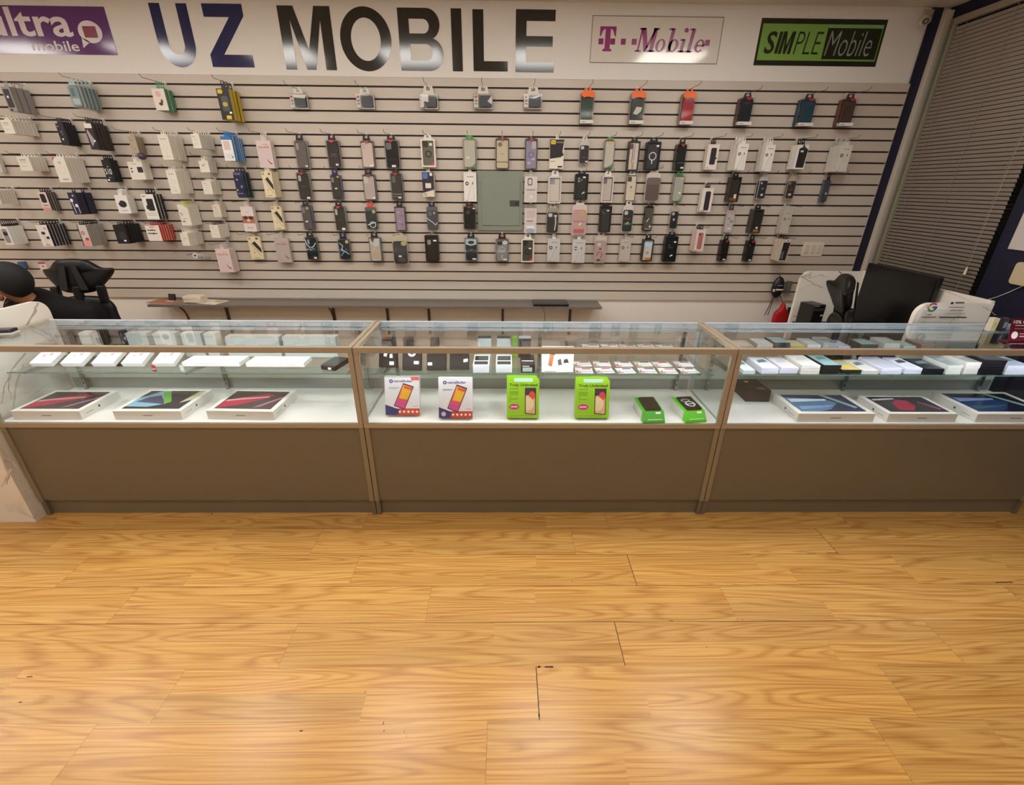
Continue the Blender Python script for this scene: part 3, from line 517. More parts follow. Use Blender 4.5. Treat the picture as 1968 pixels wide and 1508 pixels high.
P(S3, 'case', 1052, 1080, 339, 391, 'transparent blue edged case in white carton', case='c5bcb0', frame='cfc6c0', solid=1, tab=WHT, deco=[('R', .0, .74, .5, .98, .08, '8d8f9a'), ('s', [(.04, .96), (.96, .96), (.96, .03), (.04, .03)], .05, '6c6c74')])
P(S3, 'case', 1103, 1132, 334, 384, 'black case with grey lenses in black pack', case='34332f', frame='1c1a1b', tab='1c1a1b', solid=1, n=1, T=.05, deco=[('e', .25, .86, .09, .09, '9c9a98'), ('e', .5, .8, .07, .07, '8c8a88'), ('e', .25, .75, .09, .09, '9c9a98'), ('r', .6, .88, .85, .95, 'e9e6e2'), ('p', [(.6, .2), (.85, .27), (.8, .32), (.58, .24)], 'e9e6e2')])
P(S3, 'case', 1154, 1181, 338, 389, 'transparent dark edged case in white carton', case='b7ada4', frame='cfc6c0', solid=1, tab=WHT, T=.05, deco=[('R', .0, .74, .42, .98, .08, '6c6874'), ('s', [(.04, .96), (.96, .96), (.96, .03), (.04, .03)], .06, '46464c')])
P(S3, 'case', 1200, 1226, 336, 387, 'cream case with dark heart in clear box', case='d2c6b4', frame='a49b8c', tab=WHT, deco=[('R', .03, .78, .5, .98, .1, '3c3a38'), ('e', .5, .55, .08, .1, '3c3a38'), ('o', .5, .4, .12, .7, 'b8a896')])
P(S3, 'bag', 1238, 1273, 332, 388, 'brown case in white plastic pouch', case='5b4d48', frame='d6cec6', tab='d6cec6', T=.05, deco=[('R', .05, .8, .4, .98, .05, 'b8b0a8'), ('e', .18, .88, .06, .06, '4d4440'), ('r', .0, .7, 1, .98, '6b5d58')])
P(S3, 'case', 1290, 1318, 337, 388, 'clear green tinted case with green top', case='a9ab9d', frame='9fa697', tab='2f8d3a', deco=[('e', .8, .93, .2, .14, 'cbb487'), ('r', .6, .3, .85, .37, 'eae7e2'), ('p', [(.6, 0), (1, 0), (1, .2)], '6aa06c')])
P(S3, 'box', 1344, 1373, 361, 407, 'white carton picturing a black phone case', col='ddd4cc', n=2, xe=1336, T=.06, tab='3b2020', g=[('R', .3, .06, .78, .86, .12, '242226'), ('r', .1, .03, .4, .06, '6d655e')])
P(S3, 'case', 1398, 1427, 340, 388, 'brown black case in orange footed pack', case='38332c', frame='2a2622', tab='161414', solid=1, T=.07, deco=[('r', .1, .0, 1, .14, '7d4a22'), ('R', .6, .12, .9, .3, .03, 'dedbd4'), ('e', .4, .55, .2, .2, '2c2824')])
P(S3, 'bag', 1454, 1479, 340, 383, 'navy silicone case with white edge', case='1a1e2a', frame='c9c4c2', tab='c0b8b4', n=2, xe=1446, deco=[('e', .22, .86, .13, .13, 'b8b6ba'), ('e', .5, .55, .13, .13, '7c828a'), ('r', .4, .15, .7, .26, 'e9e6e2')])
P(S3, 'bag', 1508, 1534, 341, 383, 'black silicone case with cream edge', case='1a1512', frame='b0a590', tab='b0a590', n=2, xe=1502, deco=[('R', .08, .8, .3, .95, .05, '938a7a'), ('r', .3, .48, .7, .54, '4f4a44'), ('r', .3, .18, .65, .28, 'e9e6e2')])
P(S3, 'case', 1578, 1601, 345, 389, 'slate blue case with navy tab', case='40444e', frame='666470', tab='1a1838', T=.05, deco=[('r', .4, .35, .7, .43, 'dcdad6'), ('e', .7, .66, .08, .08, '62666c'), ('e', .95, .97, .2, .12, '8d8a55')])
# fourth row
P(S4, 'box', -14, 4, 365, 392, 'white carton stack cut by the frame', col='d0c5b6', n=6, xe=38, g=LINE2)
P(S4, 'box', 71, 100, 369, 404, 'white pink carton with round black picture', col='d4c3be', side='453a37', n=4, xe=119, tab='3a2c30', g=[('R', .18, .42, .8, .9, .16, '1f1a20'), ('r', .2, .25, .8, .3, '6e5d5a'), ('r', .05, .0, .95, .16, 'd98e8c')])
P(S4, 'box', 129, 158, 370, 412, 'navy carton with white earphones', col='23203c', side='1c1a33', n=2, xe=196, tab='1a1830', T=.16, g=[('o', .6, .86, .12, .5, 'd6d6de'), ('R', .08, .58, .42, .72, .08, 'e4e2ea'), ('R', .5, .34, .85, .48, .08, 'e4e2ea'), ('s', [(.22, .6), (.34, .06)], .07, 'dcdbe2'), ('s', [(.82, .4), (.86, .06)], .07, 'dcdbe2')])
P(S4, 'box', 219, 253, 375, 410, 'white carton with round black wireless charger', col=WHT, n=6, xe=267, tab=WHT, g=[('e', .5, .52, .33, .27, '26242e'), ('r', .1, .6, .3, .7, WHT), ('r', .25, .14, .75, .18, 'a8a198')])
P(S4, 'box', 270, 307, 373, 421, 'white carton with black square cover picture', col=WHT, side='1d1b1e', n=3, xe=325, tab='1b191b', g=[('R', .32, .34, .86, .82, .08, '201e22'), ('r', .2, .4, .4, .55, '201e22'), ('r', .1, .9, .35, .93, '5d5956'), ('r', .1, .24, .9, .26, 'b5a49a'), ('r', .1, .16, .9, .18, 'b5a49a')])
P(S4, 'box', 340, 369, 393, 433, 'white carton with yellow green corner', col=CREAM, n=6, xe=391, tab='b9b76c', g=[('p', [(.5, 1), (1, 1), (1, .8)], 'b3b45c'), ('s', [(.14, .62), (.3, .48)], .06, '2f2b28'), ('o', .5, .68, .16, .9, 'b9b0c0'), ('r', .15, .16, .45, .22, '77706a'), ('r', .3, .3, .6, .33, '9c948a')])
P(S4, 'box', 407, 427, 394, 417, 'tiny white carton', col='cfc6b4', n=3, xe=438, g=LINE3)
P(S4, 'box', 461, 494, 397, 445, 'white carton with brown sunset photograph', col='d8ccc6', n=2, xe=500, g=[('r', 0, .34, 1, .62, 'a86a54'), ('e', .3, .56, .2, .14, '4d2a24'), ('e', .72, .56, .2, .14, '4d2a24'), ('e', .5, .46, .14, .12, 'd9b49c'), ('t', 'RCK', .52, .76, .06, .3, 'b9a6a0'), ('r', .3, .14, .4, .18, '8d6a60'), ('r', .5, .14, .58, .18, '8d6a60'), ('r', .66, .14, .74, .18, '8d6a60')])
P(S4, 'box', 520, 547, 396, 441, 'cream carton with diagonal black phone', col='d9cbaa', n=3, xe=551, g=DIAG)
P(S4, 'case', 575, 602, 394, 442, 'grey case with yellow dot under blue tab', case='55524c', frame='776f86', tab='22244e', T=.06, deco=[('R', .05, .7, .4, .95, .06, '747084'), ('e', .7, .92, .16, .16, 'b9ad48'), ('r', .3, .3, .55, .37, 'ece9e4')])
P(S4, 'case', 638, 666, 396, 444, 'black case with white clip in clear box', case='34332e', frame='948d89', tab='1a1618', cap2='b33c4c', T=.06, deco=[('R', .1, .68, .34, .95, .06, 'b7b2ad'), ('r', .3, .45, .7, .47, '5b5853'), ('r', .6, .0, .95, .1, 'ece9e4')])
P(S4, 'bag', 700, 726, 398, 441, 'black marbled case under orange header', case='22272a', frame='50565a', tab='d4482c', deco=[('o', .6, .22, .3, .78, 'cfdde4'), ('s', [(.1, .2), (.5, .3), (.9, .35)], .08, 'cfdde4'), ('e', .8, .95, .16, .16, 'c4ad58')])
P(S4, 'case', 757, 781, 397, 444, 'lilac glitter case in clear box', case='9a8798', frame='4c4140', tab='2c1c20', deco=[('e', .3, .8, .14, .1, 'b9a6b5'), ('e', .7, .65, .14, .1, '7d6780'), ('e', .4, .4, .14, .12, 'b09ab8'), ('e', .7, .25, .14, .1, '79608a'), ('e', .3, .15, .14, .1, '9d85b0')])
P(S4, 'bag', 819, 842, 397, 442, 'slate case with white zigzag line', case='3a4048', frame='54585e', tab='1c2038', deco=[('s', [(-.05, .6), (.2, .48), (.5, .38), (.8, .22), (1.0, .36)], .07, 'd9e0e6'), ('R', .15, .72, .45, .94, .06, '5a5f6c'), ('e', .72, .86, .12, .12, 'c49a58')])
P(S4, 'case', 890, 915, 396, 441, 'glossy black case beside the electrical panel', case='0c0b0c', frame='6a6866', tab='241619', cap2='8a2c34', deco=[('e', .35, .78, .2, .18, '38363a'), ('r', .8, .94, 1.05, 1.0, 'dcd9d4')])
P(S4, 'box', 1007, 1032, 400, 448, 'white carton with pale pink window and blue arch', col='cfc4c2', tab='8f8a86', g=[('R', .14, .62, .84, .92, .06, 'c8b4b2'), ('r', .18, .47, .72, .51, '7d5c5a'), ('r', 0, .38, 1, .39, 'a39a98'), ('e', .5, .1, .36, .2, 'a3a8b8'), ('R', .18, .2, .82, .3, .03, 'dbe8f2')])
P(S4, 'bag', 1049, 1075, 400, 449, 'black case with white loose strap in pouch', case='1b1c1a', frame='9a978c', tab='a8a498', deco=[camera_lens('cfcac8'), ('s', [(.75, .85), (.8, .5), (.72, .12)], .09, 'dedad2'), ('r', .62, .8, .9, .86, 'dedad2')])
P(S4, 'bag', 1097, 1130, 393, 453, 'large pink phone case in clear pouch', case='c39c98', frame='d9cbc6', tab='e0d4ce', deco=[('e', .75, .84, .16, .16, 'c9b04c'), ('r', .1, .06, .9, .22, 'b85c5c'), ('r', .1, .5, .9, .56, 'a97d7a'), ('p', [(.5, .36), (.68, .44), (.64, .5), (.46, .4)], 'efebe8')])
P(S4, 'case', 1150, 1177, 396, 446, 'plain black case in black framed pack', case='3a3733', frame='1d191a', tab='1d191a', solid=1, n=1, T=.05, deco=[('r', .62, .84, .85, .9, 'e9e6e2'), ('s', [(.05, .86), (.4, .72)], .04, '77736e')])
P(S4, 'bag', 1194, 1220, 395, 447, 'black case with red and green print in white pouch', case='121412', frame='d9d2cc', tab='d9d2cc', T=.05, deco=[camera_lens('c7c4ca'), ('s', [(.1, .56), (.3, .64), (.5, .54), (.7, .62), (.9, .58)], .08, '7d2c34'), ('e', .5, .36, .4, .14, '2f7a34'), ('p', [(.4, .38), (.55, .46), (.62, .44), (.46, .34)], 'e9ece6')])
P(S4, 'case', 1236, 1259, 397, 444, 'olive case with white strokes in black frame', case='57524a', frame='2c2826', tab='1c1a1a', T=.05, deco=[('e', .4, .5, .24, .22, '26231f'), ('p', [(.2, .4), (.5, .56), (.56, .52), (.28, .36)], 'dcd8d0'), ('r', .1, .03, .9, .07, 'a09a90'), ('r', .65, .12, .9, .2, 'e4d9b8')])
P(S4, 'bag', 1286, 1307, 400, 440, 'black case with white charm and pale edge', case='16171a', frame='b8b2a4', tab='a8a294', T=.04, deco=[camera_lens('b9b2ae'), ('e', .45, .52, .16, .16, 'd5dae0'), ('o', .5, .4, .3, .92, '33363c')])
P(S4, 'bag', 1391, 1416, 404, 448, 'white marbled floral case in pink edged box', case='c3bbb8', frame='bfa79c', tab='4a3c44', T=.05, deco=[('e', .3, .75, .22, .14, '9a94a4'), ('e', .7, .6, .2, .16, '8d8694'), ('e', .35, .4, .2, .12, 'aaa4ae'), ('e', .6, .2, .25, .12, 'e4e0dc')])
P(S4, 'case', 1440, 1470, 402, 448, 'dark case in pack with orange foot', case='2c2b26', frame='36342e', tab='100e10', solid=1, T=.07, deco=[('r', .35, .0, 1.02, .12, 'a06a2c'), ('R', .6, .16, .85, .24, .02, 'e9e6e2'), ('e', .5, .5, .2, .2, '1e1d1a')])
P(S4, 'box', 1497, 1525, 403, 449, 'grey white cable carton', col='bdb5ab', n=3, xe=1489, g=CABLE())
# bottom row
P(S5, 'box', -2, 27, 435, 470, 'white carton with violet phone picture', col=WHT, n=8, xe=58, tab='2a2024', g=[('R', .12, .1, .8, .86, .1, '8c8890'), ('e', .46, .6, .3, .26, '1f1b33')])
P(S5, 'box', 68, 104, 432, 473, 'white carton with black earphones and navy side', col='ddd4d0', side='17151f', n=6, xe=141, tab='1d191b', g=[('R', .28, .55, .62, .68, .06, '2c1f24'), ('R', .58, .34, .88, .46, .06, '2c1f24'), ('o', .75, .84, .1, .6, '5c5048'), ('s', [(.42, .55), (.45, .1)], .03, 'a08a86'), ('r', .3, .04, .7, .08, 'c46a62')])
P(S5, 'box', 147, 178, 432, 473, 'white carton with red headphones', col='c6c0bc', side='8d877c', n=9, xe=211, tab='1d191b', g=[('r', 0, 0, .1, 1, '211d1e'), ('r', .1, 0, .95, .3, 'd89a98'), ('o', .42, .62, .2, .55, 'c0424e'), ('e', .68, .34, .2, .16, 'a83440')])
P(S5, 'box', 216, 249, 432, 468, 'glossy black carton with small white sticker', col='141416', side='101012', n=5, xe=281, tab='17171a', g=[('e', .6, .4, .3, .4, '2b2b30'), ('r', .6, .12, .8, .2, 'f0eee8')])
P(S5, 'box', 278, 313, 433, 463, 'white carton with two black plugs and red side', col='dcd3c8', side='b5341f', n=6, xe=341, tab='94303c', g=[('r', .1, .66, .7, .72, '2d2a30'), ('r', .1, .46, .75, .52, '2d2a30'), ('e', .45, .7, .08, .05, '2d2a30'), ('e', .5, .48, .08, .06, '2d2a30'), ('r', .3, .86, .65, .92, 'b08a80')])
P(S5, 'box', 345, 366, 448, 472, 'short white carton', col=CREAM, n=6, xe=395, g=[('r', .25, .55, .7, .6, 'b0a698'), ('r', .25, .4, .5, .44, 'b0a698')])
P(S5, 'box', 402, 424, 432, 457, 'tiny white carton', col=CREAM, n=6, xe=445, g=LINE3, tab='4a4038')
P(S5, 'box', 413, 450, 478, 523, 'pale pink carton with red GLASS lettering', col='d6c5c0', n=5, xe=463, g=GLASSG)
P(S5, 'box', 475, 507, 455, 498, 'cream carton with diagonal black phone', col='d9cbaa', n=1, T=.02, g=DIAG)
P(S5, 'box', 526, 561, 458, 504, 'greyish pink carton with red GLASS lettering', col='b5a8a2', n=2, xe=565, g=[('r', .05, .0, .97, .78, 'b0a49e')]+GLASSG[1:])
P(S5, 'case', 583, 613, 456, 500, 'black case with pale blue swirl', case='16181c', frame='6c7074', tab='1b181a', deco=[('s', [(.0, .95), (.1, .7), (.4, .55), (.75, .62), (1, .8)], .08, 'bcd0dc'), ('e', .5, .5, .4, .14, '2f5264'), ('r', .6, .03, .9, .11, 'ece9e4'), ('R', .2, .72, .4, .95, .05, '8a9aa4')])
P(S5, 'case', 647, 675, 460, 499, 'dark blue case with white lightning swirls', case='1c2430', frame='8a8478', tab='1d1a40', deco=[('s', [(.1, .85), (.4, .7), (.25, .5), (.5, .42), (.95, .25)], .07, 'c3d2dc'), ('s', [(.1, .15), (.5, .42)], .06, 'a9bcc8'), ('e', .85, .92, .16, .16, 'c9b070')])
P(S5, 'case', 707, 735, 456, 503, 'cream and silver case in clear box', case='b9aa98', frame='6f7476', tab='1b181a', deco=[('p', [(0, 1), (1, 1), (.9, .7), (.5, .62), (.1, .78)], 'c3c6ca'), ('p', [(.1, 1), (.5, 1), (.3, .8)], '5c3c3e'), ('r', .1, .03, .95, .06, 'd6ccc0')])
P(S5, 'bag', 752, 785, 455, 509, 'black case in cream plastic pouch', case='262022', frame='c6baa0', tab='c6baa0', T=.05, deco=[('e', .8, .9, .2, .16, 'b4b060'), ('R', .35, .3, .58, .37, .02, 'ece9e4'), ('e', .6, .18, .3, .16, '3b3a44')])
P(S5, 'case', 816, 844, 452, 502, 'dark brown case in black framed clear pack', case='322b26', frame='201a18', tab='8f8a84', solid=1, deco=[('R', .1, .66, .42, .86, .06, '8d8a86'), ('r', .65, .8, .95, .86, 'f0eee8')])
P(S5, 'case', 893, 918, 457, 502, 'dark case with pale blue ring top', case='262a2e', frame='8ea0a6', tab='1a1718', deco=[('p', [(0, 1), (1, 1), (1, .75), (.5, .68), (0, .75)], 'b5c9d2'), ('e', .5, .84, .3, .16, '222c36'), ('e', .5, .5, .08, .06, '6c7074'), ('r', .6, .03, .95, .1, 'ece9e4')])
P(S5, 'case', 952, 978, 459, 503, 'silver ring stand case in clear box', case='8a8a88', frame='8f9496', tab='1a1718', cap2='a03a3c', deco=[('R', .05, .78, .5, .95, .05, '1d1f22'), ('e', .75, .9, .24, .18, 'c6dbe4'), ('o', .5, .56, .26, .75, 'b2b4b6'), ('s', [(.5, .3), (.5, .1)], .1, 'b2b4b6'), ('r', .6, .03, .95, .1, 'ece9e4')])
P(S5, 'case', 1001, 1027, 459, 504, 'olive ring case in white window carton', case='4c4a42', frame='d8cfc4', solid=1, tab=WHT, deco=[('R', .08, .74, .5, .97, .1, '24221f'), ('o', .5, .44, .28, .5, '24221f'), ('r', .6, .58, .85, .64, 'e0dcd6'), ('p', [(.55, 0), (1, 0), (1, .18)], 'b84450')])
P(S5, 'box', 1051, 1077, 459, 503, 'bluish white cable carton with black plug', col='c4c2c0', n=1, T=.04, tab=WHT, g=CABLE('2c2c30'))
P(S5, 'box', 1098, 1126, 460, 505, 'bluish white cable carton with split plug', col='c4c2c0', n=1, T=.04, tab=WHT, g=CABLE('2c2c30')+[('r', .1, .59, .45, .65, 'c4c2c0')])
P(S5, 'bag', 1140, 1168, 454, 506, 'clear case with red floral print in pouch', case='b39a94', frame='cfc6b8', tab='c4bcae', deco=[('e', .35, .82, .18, .16, 'cfc8ba'), ('s', [(.2, .3), (.4, .5), (.7, .4), (.6, .2)], .1, '9c4c50'), ('e', .5, .62, .12, .08, '54403e'), ('e', .4, .1, .2, .08, '2c2422')])
P(S5, 'box', 1189, 1214, 459, 503, 'grey white cable carton', col='b9b2aa', n=1, T=.03, g=CABLE())
P(S5, 'case', 1232, 1258, 460, 502, 'white and gold lightning case in black pack', case='c9c4ba', frame='2a2826', tab='141214', solid=1, T=.05, deco=[('s', [(.1, .9), (.3, .6), (.5, .95), (.7, .6), (.95, .95)], .16, 'b9dcf0'), ('o', .5, .38, .16, .6, '4c4a46'), ('r', .3, 0, 1.1, .14, 'b07c2c')])
P(S5, 'case', 1273, 1305, 454, 503, 'black case with grey print in black pack', case='18191b', frame='0e0e10', tab='0e0e10', solid=1, T=.05, deco=[('r', .25, .55, .7, .58, '4d5054'), ('r', .3, .62, .42, .7, '4d5054'), ('p', [(.55, .17), (.8, .22), (.76, .28), (.52, .22)], 'ece9e4'), ('r', .76, .78, .98, .84, 'ece9e4')])
P(S5, 'box', 1333, 1358, 441, 483, 'white carton picturing a rose pink case', col='d8c6c0', n=3, xe=1324, tab='33262a', g=[('R', .24, .1, .76, .86, .12, 'a86a64'), ('e', .4, .78, .1, .1, '5d2c2c'), ('r', .1, .02, .3, .05, '5c4c48')])
P(S5, 'case', 1382, 1406, 462, 502, 'black case with white foot sticker', case='1c1a1b', frame='2a2024', tab='140f12', cap2='a02c3c', T=.06, deco=[('r', .45, .0, .85, .08, 'dcd8d2')])
P(S5, 'case', 1431, 1456, 463, 503, 'very dark green black case', case='0e1210', frame='2c1f22', tab='140f12', cap2='a02c3c', T=.06, deco=[('e', .25, .85, .08, .14, '6c706c'), ('r', .5, .0, .85, .08, 'dcd8d2')])
P(S5, 'box', 1496, 1521, 460, 502, 'white carton with black rugged case picture', col='c8bdb0', n=4, xe=1479, tab='281c1e', g=[('p', [(0, .04), (.86, .04), (.98, .86), (.1, .86)], '211a1c'), ('p', [(.1, 1), (1, 1), (.6, .88)], 'e0d9d0'), ('e', .6, .94, .1, .08, '211a1c'), ('r', .08, .1, .45, .45, '5d6068')])
WALLTAB = .006
def pack_protos(kind, w, h, t, k):
    """meshes of one pack: dict part name -> MB"""
    D = {}
    if kind == 'box':
        b = MB(); cf = M(k['col'], .4); cs = M(k.get('side', k['col']), .45); hw = w/2
        b.add([(-hw, 0, -h), (hw, 0, -h), (hw, 0, 0), (-hw, 0, 0)], [(0, 1, 2, 3)], cf)
        b.add([(-hw, 0, -h), (hw, 0, -h), (hw, 0, 0), (-hw, 0, 0), (-hw, t, -h), (hw, t, -h), (hw, t, 0), (-hw, t, 0)], [(4, 7, 6, 5), (0, 3, 7, 4), (1, 5, 6, 2), (3, 2, 6, 7), (0, 4, 5, 1)], cs)
        D['carton'] = b
        if k.get('g'): b = MB(); gfx(b, k['g'], w, h, 0); D['printed_front'] = b
    else:
        fr = M(k['frame'], .35); e = w*.1; b = MB(); solid = k.get('solid'); rad = w*.06
        if kind == 'bag': b.prism(rr(-w/2, w/2, -h, 0, w*.14), t*.45, t*.6, fr); D['backing_card'] = b
        elif solid: b.ring(rr(-w/2, w/2, -h, 0, rad), rr(-w/2+e, w/2-e, -h+e, -e, rad), 0, t*.5, fr); b.prism(rr(-w/2, w/2, -h, 0, rad), t*.5, t, fr); D['window_carton'] = b
        else: b.ring(rr(-w/2, w/2, -h, 0, rad), rr(-w/2+e*.55, w/2-e*.55, -h+e*.55, -e*.55, rad), t*.55, t, fr); b.prism(rr(-w/2, w/2, -h, 0, rad), t*.9, t, fr); D['tray'] = b
        cap = .16*h if k.get('cap') else (.05*h if kind == 'case' else (.02*h if k.get('flatc') else .16*h))
        if k.get('cap2'): cap = .07*h
        ft = .13*h if k.get('foot') else .04*h
        cw = w*(.82 if kind != 'bag' else .9) if not k.get('flatc') else w*.98
        chh = h-cap-ft; b = MB(); y0 = t*.2 if kind != 'flat' else .004
        cd = min(.011, t*.6)
        if kind == 'flat': b.prism(rr(-cw*.22, cw*.5, -h*.86, -h*.16, w*.06), .004, t*.8, M(k['case'], .5))
        else: b.prism(rr(-cw/2, cw/2, -cap-chh, -cap, cw*(.12 if kind != 'bag' else .18)), y0, y0+cd, M(k['case'], .4, 0, .25))
        D['phone_case' if kind != 'flat' else 'pouch'] = b
        if k.get('deco'): b = MB(); gfx(b, k['deco'], cw, chh, y0, -cap); D['case_print'] = b
        if kind == 'flat':
            i = k['kk']; b = MB(); x0 = -w/2+.003
            gfx(b, [('r', .03, .1, .24, .95, 'd6d0ca'), ('e', .13, .8, .07, .07, 'b54a44'), ('r', .07, .3, .2, .36, '3f3c3c'), ('r', .07, .45, .2, .62, '8b8683')]+[[('p', [(.2, .95), (.98, .95), (.9, .7), (.25, .75)], 'd9d5d0')], [('s', [(.25, .92), (.98, .92), (.98, .2)], .04, 'c6c1bb')], [('p', [(.1, .95), (.5, .95), (.5, .45), (.25, .5), (.25, .2), (.1, .2)], 'd9d5d0')], [('p', [(.96, .9), (.72, .5), (.96, .3)], 'd0ccc8')], [('p', [(.28, .72), (.98, .95), (.6, .68)], 'd9d5d0')]][i], w, h, .002); D['printed_card'] = b
        if k.get('cap'): b = MB(); b.prism([(-w/2, 0), (-w/2, -cap*.5), (-w*.3, -cap*1.0), (-w*.12, -cap*.8), (w*.12, -cap*.8), (w*.3, -cap*1.0), (w/2, -cap*.8), (w/2, 0), (w*.3, cap*.32), (-w*.3, cap*.32)], -.0015, t*.5, M(k['cap'], .4)); D['header'] = b
        if k.get('cap2'): b = MB(); b.prism([(-w*.22, 0), (-w*.06, -cap*1.3), (w*.06, -cap*1.3), (w*.22, 0)], -.0012, 0, M(k['cap2'], .4)); D['brand_flap'] = b
        if k.get('foot'): b = MB(); b.box(-w/2, w/2, -.0012, t*.4, -h, -h+.12*h, M(k['foot'], .4)); b.box(-w*.4, -w*.1, -.0016, -.0012, -h+.04*h, -h+.06*h, M('5c5650')); D['foot_label'] = b
        b = MB()
        if kind == 'bag': b.prism(rr(-w/2, w/2, -h, 0, w*.14), t*.1, t*.3+cd, HAZY if not k.get('flatc') else PLAST)
        else: b.box(-w/2, w/2, 0, t, -h, 0, PLAST)
        if not solid: D['clear_cover'] = b
        if k.get('side'): b = MB(); b.prism(rr(-w/2, w/2, -h, 0, w*.08), t*.5, t, M(k['side'], .5)); D['back_panel'] = b
    return D
def hang_tab(w, t, k, up):
    b = MB(); tw = min(w*.32, .014) if k.get('col') else w*.3
    b.ring([(-tw, 0), (-tw*.75, up+.008), (tw*.75, up+.008), (tw, 0)], [(-tw*.35, up*.5), (-tw*.3, up+.003), (tw*.3, up+.003), (tw*.35, up*.5)], t*.45, t*.45+.0008, M(k.get('tab', k.get('col', CREAM)), .45)); return b
HOOKM = M('5a514a', .35, .5); CLIP = M('d6d1ca', .3)
def groove_above(z): return ZS+.0762*max(1, math.ceil((z-ZS)/.0762))
def packs():
    cnt = {}
    for row, kind, x0, x1, y0, y1, look, k in PACKDATA:
        i = cnt.get(row, 0); cnt[row] = i+1; od = ORD[i]
        cx, cyy = (x0+x1)/2, (y0+y1)/2; sl = abs((938-cx)/(2736-cyy)); wp = (x1-x0)-sl*(y1-y0)
        n = k.get('n', 1)
        if 'xe' in k: xf = x1 if cx < 995 else x0; T_ = max(.02, 3.86*(1-(995-k['xe'])/(995-xf)))
        else: T_ = k.get('T', .04)
        if 'T' in k: T_ = k['T']
        T_ = min(T_, .24); pit = T_/n; t = pit*.82 if n > 1 else T_
        yf = YW-.012-T_
        a = onY(cx-wp/2, cyy, yf); c = onY(cx+wp/2, cyy, yf); w = c.x-a.x; xc = (a.x+c.x)/2
        zt = onY(cx, y0, yf).z; zb = onY(cx, y1, yf).z; h = zt-zb
        zh = groove_above(zt+.012)
        if zh-zt > .05: zh = zt+.03
        up = zh-.006-zt
        D = pack_protos(kind, w, h, t, k); tabm = hang_tab(w, t, k, up)
        nm = {'box': 'carton_pack', 'case': 'phone_case_pack', 'bag': 'phone_case_pouch', 'flat': 'small_clear_pack'}[kind]
        where = '%s from left, %s row' % (od, row)
        grp = 'packs hanging on the %s slatwall row' % row
        front = thing(nm, '%s, %s' % (look, where), 'package', (xc, yf, zt), random.uniform(-.012, .012), grp if n == 1 else 'stack on the '+where)
        parts = [mb.build(q, front) for q, mb in D.items()]; tb = tabm.build('hang_tab', front)
        for j in range(1, n):
            lb = thing(nm, ('the one pack' if n == 2 else 'pack')+' stacked behind the front one on the slatwall, '+where, 'package', (xc+random.uniform(-.0015, .0015), yf+pit*j, zt+random.uniform(-.002, .001)), random.uniform(-.02, .02), 'stack on the '+where)
            for p in parts:
                if p.name.split('.')[0] in ('carton', 'tray', 'window_carton', 'backing_card', 'phone_case', 'back_panel', 'clear_cover'): q = p.copy(); COL.objects.link(q); q.parent = lb
            q = tb.copy(); COL.objects.link(q); q.parent = lb
        # peg hook
        hk = thing('peg_hook', 'thin wire peg hook in the %s slatwall row, %s from left' % (row, od), 'peg hook', (xc, YW, zh), 0, 'wire peg hooks on the slatwall')
        b = MB(); L = .25; b.tube([(0, .010, .0), (0, -.004, .0), (0, -L+.02, -.002), (0, -L, .014)], .0016, HOOKM, 5)
        b.build('wire', hk)
        b = MB(); b.box(-.006, .006, -.004, .010, -.006, .016, CLIP); b.build('base_clip', hk)
packs()
